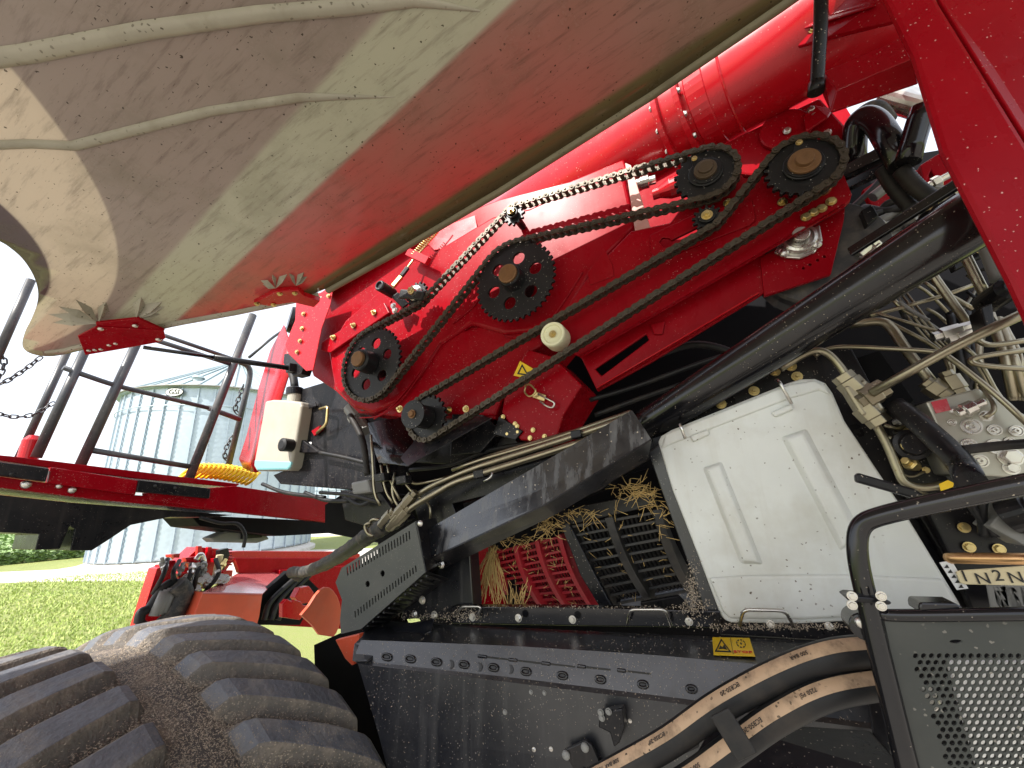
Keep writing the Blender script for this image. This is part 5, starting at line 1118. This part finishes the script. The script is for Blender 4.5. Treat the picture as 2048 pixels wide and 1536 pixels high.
# ---- entry platform with handrails (runs across the machine)
PX_ = -2.3
def QX(pts, X=PX_): return [Q(x, y, X) for x, y in pts]
plat = plateX('entry_platform', [(-60, 945), (0, 953), (96, 966), (270, 990), (422, 998), (470, 1008), (465, 1024), (200, 1000), (0, 975), (-60, 965)], PX_, .8, RED, H, label='red entry platform with black tread pads and handrails')
plateX('deck_edge', [(-60, 905), (20, 912), (99, 921), (480, 968), (470, 975), (277, 958), (101, 936), (-60, 912)], PX_-.05, .75, RED, plat)
plateX('tread_pad', [(-60, 918), (0, 924), (99, 937), (92, 963), (0, 951), (-60, 944)], PX_+.03, .03, BLACK, plat)
plateX('rail_face', [(101, 934), (277, 961), (271, 990), (96, 966)], PX_+.02, .03, RED, plat)
plateX('tread_pad', [(278, 960), (422, 977), (419, 997), (273, 983)], PX_+.03, .03, BLACK, plat)
plateX('outer_beam', [(470, 972), (676, 1003), (671, 1046), (464, 1024), (300, 1000), (296, 985)], PX_+.01, .06, RED, plat)
for x, y, r in ((52, 969, 8), (144, 980, 6.5), (118, 972, 5)):
    bolt(Q(x, y, PX_+.005), mpx(r, Q(x, y, PX_)), plat, STEEL, 'rivet', axis=(1, -.2, 0))
for x, y in ((22, 948), (310, 972), (350, 976)): bolt(Q(x, y, PX_+.031), mpx(3, Q(x, y, PX_)), plat, INK, 'rivet', axis=(1, -.2, 0))
plateX('mudguard', [(-60, 985), (0, 990), (140, 1005), (465, 1030), (430, 1034), (340, 1034), (262, 1050), (214, 1082), (184, 1101), (140, 1101), (150, 1058), (140, 1052), (120, 1098), (70, 1100), (78, 1068), (-60, 1062)], PX_-.02, .25, BLACK, plat, label='black mudguard below the platform')
lathe('red_pin', Q(60, 900, PX_-.2), (0, 0, 1), [(-.05, .03), (.04, .03), (.06, .015)], REDB, plat)
RX = PX_-.08
def rail(pts, px, X=RX, name='handrail', m=RAIL, bend=.06):
    q = [Q(x, y, X) if not isinstance(x, Vector) else x for x, y in pts]; return tube(name, q, mpx(px, q[0])*.68, m, plat, bend=bend, n=14)
rail([(62, 560), (-8, 718)], 10, RX-.1); rail([(140, 692), (38, 915)], 8.5, RX-.25); rail([(180, 680), (72, 915)], 11); rail([(290, 650), (161, 930)], 11); rail([(506, 630), (378, 958)], 10)
rail([(472, 722), (496, 730), (502, 748), (456, 935)], 7.5, RX-.35, bend=.1)
rail([(285, 672), (460, 728)], 7); rail([(320, 668), (474, 721)], 6, RX-.15); rail([(126, 735), (226, 770), (417, 816)], 7.5); rail([(417, 816), (480, 839)], 7.5, RX-.1); rail([(180, 900), (378, 933)], 8.5)
rail([(498, 715), (545, 675), (575, 655)], 4, RX-.5)
def linkchain(pts, n, X, wpx=4):
    q = spline([Q(x, y, X) for x, y in pts], 16); L_ = [0]
    for a, b in zip(q, q[1:]): L_.append(L_[-1]+(b-a).length)
    def at(s):
        for i in range(len(q)-1):
            if L_[i+1] >= s: return q[i].lerp(q[i+1], (s-L_[i])/(L_[i+1]-L_[i]))
        return q[-1]
    root = bpy.data.objects.new('safety_chain', None); link(root, H, q[0], label='slack safety chain hung between the handrail posts')
    p = L_[-1]/n; bm = bmesh.new(); lp = []
    for i in range(24): t = 2*math.pi*i/24; lp.append(Vector((math.cos(t)*p*.42+math.copysign(p*.22, math.cos(t)), 0, math.sin(t)*p*.36)))
    tube_bm(bm, lp+[lp[0]], p*.13, 6, caps=False); me = bpy.data.meshes.new('chain_link'); bm.to_mesh(me); bm.free(); me.materials.append(CHAINL)
    for i in range(n):
        a, b = at(i*p), at((i+1)*p); o = bpy.data.objects.new('chain_link', me); link(o, root, (a+b)/2); t = (b-a).normalized()
        rot = Vector((1, 0, 0)).rotation_difference(t); o.rotation_mode = 'QUATERNION'; from mathutils import Quaternion as Qn
        o.rotation_quaternion = Qn(t, math.pi/2*(i % 2)+.5) @ rot
linkchain([(-20, 775), (10, 764), (45, 742), (82, 714)], 9, RX-.1); linkchain([(4, 706), (8, 730), (-5, 760)], 5, RX-.1)
linkchain([(-10, 826), (30, 834), (70, 828), (108, 805)], 9, RX-.1); linkchain([(487, 770), (478, 795), (470, 818), (476, 828)], 7, RX-.4); linkchain([(470, 866), (455, 890), (449, 912), (458, 922)], 7, RX-.4)
# yellow coiled hose lying on the platform
a, b = Q(372, 942, PX_-.35), Q(508, 958, PX_-.35); ax = b-a; u = Vector((0, 0, 1)); w = ax.normalized().cross(u).normalized(); path = []
rc = mpx(15, a)
for i in range(15*12+1):
    t = i/(15*12); path.append(a+ax*t+ax.normalized()*(rc*.8*math.cos(2*math.pi*15*t))+u*(.02*math.sin(t*3.1))+(u*math.cos(2*math.pi*15*t)+w*math.sin(2*math.pi*15*t))*rc)
bm = bmesh.new(); tube_bm(bm, path, .0085, 7); done('coiled_air_hose', bm, YELH, label='bright yellow coiled air hose lying on the red platform', cat='hose')
# under the platform: black machine underside bits
plateX('underside_frame', [(380, 1030), (640, 1042), (700, 1030), (700, 1064), (560, 1072), (400, 1052)], PX_-.2, .3, DARK, H)
plateX('work_lamp', [(420, 1076), (455, 1062), (530, 1066), (540, 1078), (515, 1086), (430, 1084)], PX_-.35, .1, GREYP, H, bevel=.01); plateX('lamp_body', [(485, 1046), (520, 1046), (525, 1075), (485, 1078)], PX_-.33, .1, BLACK, H)
tube('cable', [Q(400, 1035, PX_), Q(440, 1046, PX_), Q(475, 1048, PX_), Q(490, 1070, PX_), Q(487, 1095, PX_)], .009, RUBBER, H, curve=True)
for pts in ([(640, 905), (690, 915), (730, 925)], [(610, 985), (650, 1000), (700, 1002)], [(525, 968), (570, 985), (650, 995)], [(690, 995), (720, 1010), (745, 1000)]): tube('cable', [(x, y, 1.26) for x, y in pts], .009, RUBBER, H, curve=True, n=8)
plate('pump_body', [(700, 965), (735, 958), (742, 985), (705, 990)], 1.25, .08, GREYP, H, bevel=.01); plate('dark_block', [(680, 980), (760, 985), (800, 1040), (760, 1060), (690, 1040)], 1.3, .1, BLACK, H)
# black sleeved hose bundle dropping to the header
pth = spline([P(800, 1035, 1.0), P(745, 1066, 1.02), P(700, 1098, 1.1), P(650, 1128, 1.25), P(610, 1143, 1.5), P(582, 1144, 1.7), P(600, 1155, 1.8)], 16); rb_ = mpx(14, (690, 1100, 1.1))
bm = bmesh.new(); tube_bm(bm, pth, [rb_*(1+(.09 if i_ % 3 == 0 else 0)+.05*math.sin(i_*.7)) for i_ in range(len(pth))], 16); done('sleeved_hose_bundle', bm, HOSEWRAP, H, label='black ribbed sleeve bundle of hoses dropping to the header')
for t in range(1): tube('header_hose', [P(790, 1040, .99), P(735, 1075, 1.02), P(690, 1108, 1.1), P(640, 1135, 1.25)], .018, RUBBER, H, curve=True)
# ---- feeder house of the harvester
FX = -2.75
fh = plateX('feeder_house', [(406, 1185), (525, 1188), (519, 1232), (500, 1300), (370, 1300), (384, 1242)], FX, .25, ORANGE, H, label='faded orange-red feeder house cover beyond the tyre')
slab('feeder_top', [Q(406, 1184, FX+.01), Q(526, 1187, FX+.01), Q(574, 1139, FX-.75), Q(485, 1141, FX-.75)], .01, mat('sheen_red_lid', (.5, .12, .12), .2, coat=.8), fh)
plateX('black_recess', [(522, 1190), (576, 1142), (610, 1150), (640, 1180), (600, 1250), (518, 1250)], FX-.1, .05, DARK, fh)
for k in range(3): tube('recess_hose', [Q(528+k*14, 1240, FX-.05), Q(540+k*16, 1205, FX-.05), Q(575+k*12, 1170, FX-.05), Q(600+k*10, 1150, FX-.05)], .018, RUBBER, fh, curve=True)
plateX('round_shield', [(603, 1230), (618, 1212), (632, 1190), (642, 1179), (651, 1174), (659, 1175), (667, 1181), (675, 1193), (680, 1207), (683, 1222), (682, 1240), (678, 1255), (673, 1266), (667, 1274), (640, 1270), (625, 1250)], -1.9, .02, ORANGE, H, label='rounded orange-red shield plate beside the slotted guard')
plateX('lobed_bracket', [(565, 1208), (574, 1198), (584, 1203), (590, 1200), (602, 1203), (606, 1210), (622, 1212), (600, 1240), (565, 1235)], -2.1, .03, REDB, H); plateX('lobed_bracket', [(590, 1195), (600, 1176), (618, 1172), (628, 1185), (622, 1205), (600, 1208)], -2.3, .05, REDB, H)
plate('orange_corner', [(670, 1280), (718, 1268), (715, 1300), (704, 1332), (690, 1318)], .95, .02, ORANGE, H)
bolts([(582, 1212), (592, 1210)], 1.45, 3, fh, STEEL) if False else None
# ---- header in front of the harvester
hd = empty('header_attachment', Vector((-3.4, 2.2, 0)), label='red header frame with hydraulic couplings in front of the harvester', cat='header')
HX = -3.0
plateX('coupler_plate', [(314, 1137), (352, 1122), (350, 1180), (336, 1240), (325, 1290), (262, 1300), (272, 1270)], HX, .1, REDB, hd)
plateX('frame_beam', [(372, 1110), (480, 1102), (700, 1103), (720, 1108), (720, 1150), (560, 1122), (470, 1124), (400, 1140)], HX-.4, .25, REDB, hd)
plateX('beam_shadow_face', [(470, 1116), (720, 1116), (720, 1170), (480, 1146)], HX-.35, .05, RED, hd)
plateX('lower_frame', [(560, 1140), (720, 1130), (720, 1260), (540, 1250)], HX-.3, .1, RED, hd)
plateX('bracket_tower', [(368, 1122), (398, 1094), (440, 1098), (452, 1112), (470, 1115), (440, 1160), (380, 1190), (350, 1180)], HX-.1, .15, REDB, hd)
for x, y in ((400, 1098), (420, 1100)): plateX('lug_plate', [(x-6, y+20), (x-4, y-6), (x+4, y-6), (x+8, y+20)], HX-.05, .03, REDB, hd)
for i, (x, y) in enumerate(((385, 1150), (395, 1165), (378, 1172), (405, 1158), (415, 1165), (425, 1162), (392, 1138), (372, 1160), (436, 1160), (445, 1161), (388, 1180))):
    lathe('quick_coupler', Q(x, y, HX+.03), Vector((1, -.3, .3)), [(-.03, .022), (.02, .022), (.02, .03), (.05, .03), (.05, .018), (.08, .018)], STEEL, hd, n=10)
for pts in ([(392, 1120), (402, 1110), (408, 1130), (400, 1160)], [(410, 1128), (406, 1150), (412, 1175)], [(380, 1140), (392, 1150), (398, 1185)], [(375, 1180), (380, 1205), (390, 1215)]):
    tube('coupling_pipe', [Q(x, y, HX+.06) for x, y in pts], .016, STEEL, hd, curve=True)
for k, pts in enumerate(([(278, 1245), (300, 1262), (330, 1240), (350, 1190), (360, 1172), (345, 1165), (325, 1178), (300, 1215), (283, 1225), (278, 1245)], [(290, 1300), (300, 1262), (330, 1248), (372, 1220)], [(300, 1305), (320, 1262), (350, 1240)])):
    tube('control_hose', [Q(x, y, HX+.1) for x, y in pts], .024, RUBBER, hd, curve=True)
tube('sleeved_hose', [Q(x, y, HX+.14) for x, y in ((316, 1262), (345, 1232), (360, 1205), (366, 1185), (352, 1168))], .05, HOSEWRAP, hd, curve=True, n=14)
for k in range(3): tube('grey_coupling_bar', [Q(308+k*9, 1232-k*3, HX+.13), Q(330+k*8, 1182-k*3, HX+.13)], .026, GREYP, hd, n=10)
plateX('hanging_block', [(440, 1100), (457, 1096), (460, 1110), (448, 1140), (438, 1138)], HX+.02, .05, BLACK, hd)
lathe('hanging_spring', Q(432, 1150, HX+.03), Vector((.1, 0, 1)), [(0, .02), (.12, .02)], TAG, hd)
for i in range(6): plateX('coil_ring', [(455, 1098+i*6), (465, 1098+i*6), (465, 1101+i*6), (455, 1101+i*6)], HX, .03, RED, hd)
rz = random.Random(4)
for k in range(16):
    x, y = rz.uniform(318, 470), rz.uniform(1104, 1180); s_ = rz.uniform(4, 11); plateX('red_bracket', [(x-s_, y-s_*.5), (x+s_, y-s_*.7), (x+s_*.8, y+s_*.6), (x-s_*.9, y+s_*.5)], HX-rz.uniform(-.03, .05), .05, REDB, hd)
for k in range(12):
    x, y = rz.uniform(325, 465), rz.uniform(1110, 1195); lathe('pipe_fitting', Q(x, y, HX+.06), Vector((rz.uniform(.2, 1), -.4, rz.uniform(-1, 1))), [(0, .012), (.03, .012), (.03, .02), (.05, .02), (.05, .01), (.08, .01)], rz.choice((STEEL, GREYP, ZINC)), hd, n=6)
for k in range(5):
    x, y = 335+k*24, 1120+rz.uniform(-6, 10); tube('control_hose', [Q(x, y, HX+.05), Q(x+rz.uniform(-20, 10), y+30, HX+.12), Q(x+rz.uniform(-30, 10), y+70, HX+.08)], .012, RUBBER, hd, curve=True)
# ---- straw and chaff (nobody could count it)
rnd = random.Random(21)
def straw_piece(bm, p, d, ln, r):
    d = d.normalized(); bend = Vector((rnd.gauss(0, .1), rnd.gauss(0, .1), rnd.gauss(0, .1)))*ln
    tube_bm(bm, [p, p+d*ln*.5+bend*.4, p+d*ln], [r, r, r*.7], 4)
bm = bmesh.new()
for k in range(75):
    a = P(rnd.gauss(984, 5), rnd.gauss(1098, 4), 1.13+rnd.random()*.04); b = P(rnd.gauss(975, 20), rnd.uniform(1150, 1214), 1.10+rnd.random()*.05); straw_piece(bm, a, b-a, (b-a).length*rnd.uniform(.7, 1.1), .0014)
for k in range(30):
    a = P(rnd.uniform(985, 1050), 1216, 1.08); straw_piece(bm, a, Vector((rnd.gauss(0, .5), rnd.gauss(0, .3), 1)), rnd.uniform(.03, .09), .0012)
for cx, cy, sx, sy, n_, Y in ((1100, 1048, 12, 12, 60, 1.08), (1030, 1078, 22, 5, 35, 1.11), (1170, 1026, 36, 4, 40, 1.09), (1270, 978, 20, 8, 70, 1.06), (1300, 1000, 10, 14, 30, 1.08), (1325, 1040, 8, 20, 20, 1.08)):
    for k in range(n_):
        straw_piece(bm, P(rnd.gauss(cx, sx), rnd.gauss(cy, sy), Y+rnd.gauss(0, .015)), Vector((rnd.gauss(0, 1), rnd.gauss(0, .5), rnd.gauss(-.2, .6))), rnd.uniform(.015, .05), .0009)
for f, n_ in ((f1, 90), (f2, 50)):
    for k in range(n_):
        straw_piece(bm, f(rnd.random(), rnd.random())+Vector((0, -.012, 0)), Vector((rnd.gauss(0, 1), rnd.gauss(-.3, .4), rnd.gauss(.3, .7))), rnd.uniform(.008, .03), .0009)
done('loose_straw', bm, STRAW, label='loose golden straw caught on the concave grates', cat='straw', kind='stuff')
def flake(bm, p, n, s):
    u = n.orthogonal().normalized(); w = n.cross(u); a = rnd.random()*6.3; u, w = u*math.cos(a)+w*math.sin(a), w*math.cos(a)-u*math.sin(a)
    l = s*rnd.uniform(.6, 2.2); k = s*rnd.uniform(.25, .6); up_ = n*s*rnd.uniform(.1, .6)
    v = [bm.verts.new(p+u*l*x+w*k*y+up_*z) for x, y, z in ((-1, 0, .2), (0, -1, .4), (1, 0, 1), (0, 1, .4))]
    bm.faces.new(v)
# chaff on the tyre: in the grooves and on the lugs
bm = bmesh.new()
for k in range(60000):
    t = rnd.uniform(R_(0), R_(62)); y = rnd.uniform(-HW+.05, HW-.05); r = WR+.006-.03*max(0, abs(y)/HW-.6)
    n = Vector((math.sin(t), 0, math.cos(t))); flake(bm, WC+Vector((0, y, 0))+n*(r+.001+abs(rnd.gauss(0, .012))), (n+Vector((rnd.gauss(0, .3), rnd.gauss(0, .3), 0))).normalized(), .0016)
done('tyre_chaff', bm, CHAF, label='dry chaff flakes stuck to the tyre tread', cat='chaff', kind='stuff')
bm = bmesh.new()
for k in range(1600):
    x, y = rnd.uniform(720, 1720), 1250+abs(rnd.gauss(0, 1))*120
    loc = hit(LB, x, y, .001)
    if loc is None: continue
    flake(bm, loc, (CAM-loc).normalized()*.6+Vector((rnd.gauss(0, .4), -.3, rnd.gauss(.4, .4))), .0009)
for k in range(1500):          # along the sill and in the lower window corners
    c = rnd.choice(((930, 1232, 25, 7), (1390, 1212, 16, 12), (1150, 1214, 160, 2), (1385, 1170, 6, 25), (850, 1232, 40, 6), (1600, 1252, 90, 4), (1500, 1254, 60, 4)))
    flake(bm, P(rnd.gauss(c[0], c[2]), rnd.gauss(c[1], c[3]), .962+rnd.gauss(0, .006)), Vector((rnd.gauss(0, .5), -.6, rnd.gauss(.4, .4))).normalized(), .0018)
AX = (tq1-tq0)
for k in range(1100):          # on top of the support tube
    t = rnd.random(); a = rnd.gauss(0, .55); n = Vector((0, 0, 1)); n = (n-AX.normalized()*n.dot(AX.normalized())).normalized(); s = AX.normalized().cross(n)
    if s.y > 0: s = -s
    q = n*math.cos(a+.55)+s*math.sin(a+.55); flake(bm, tq0+AX*t+q*.0415, q, .0014)
done('machine_chaff', bm, CHAF, label='pale chaff scattered over the black side sheets', cat='chaff', kind='stuff')
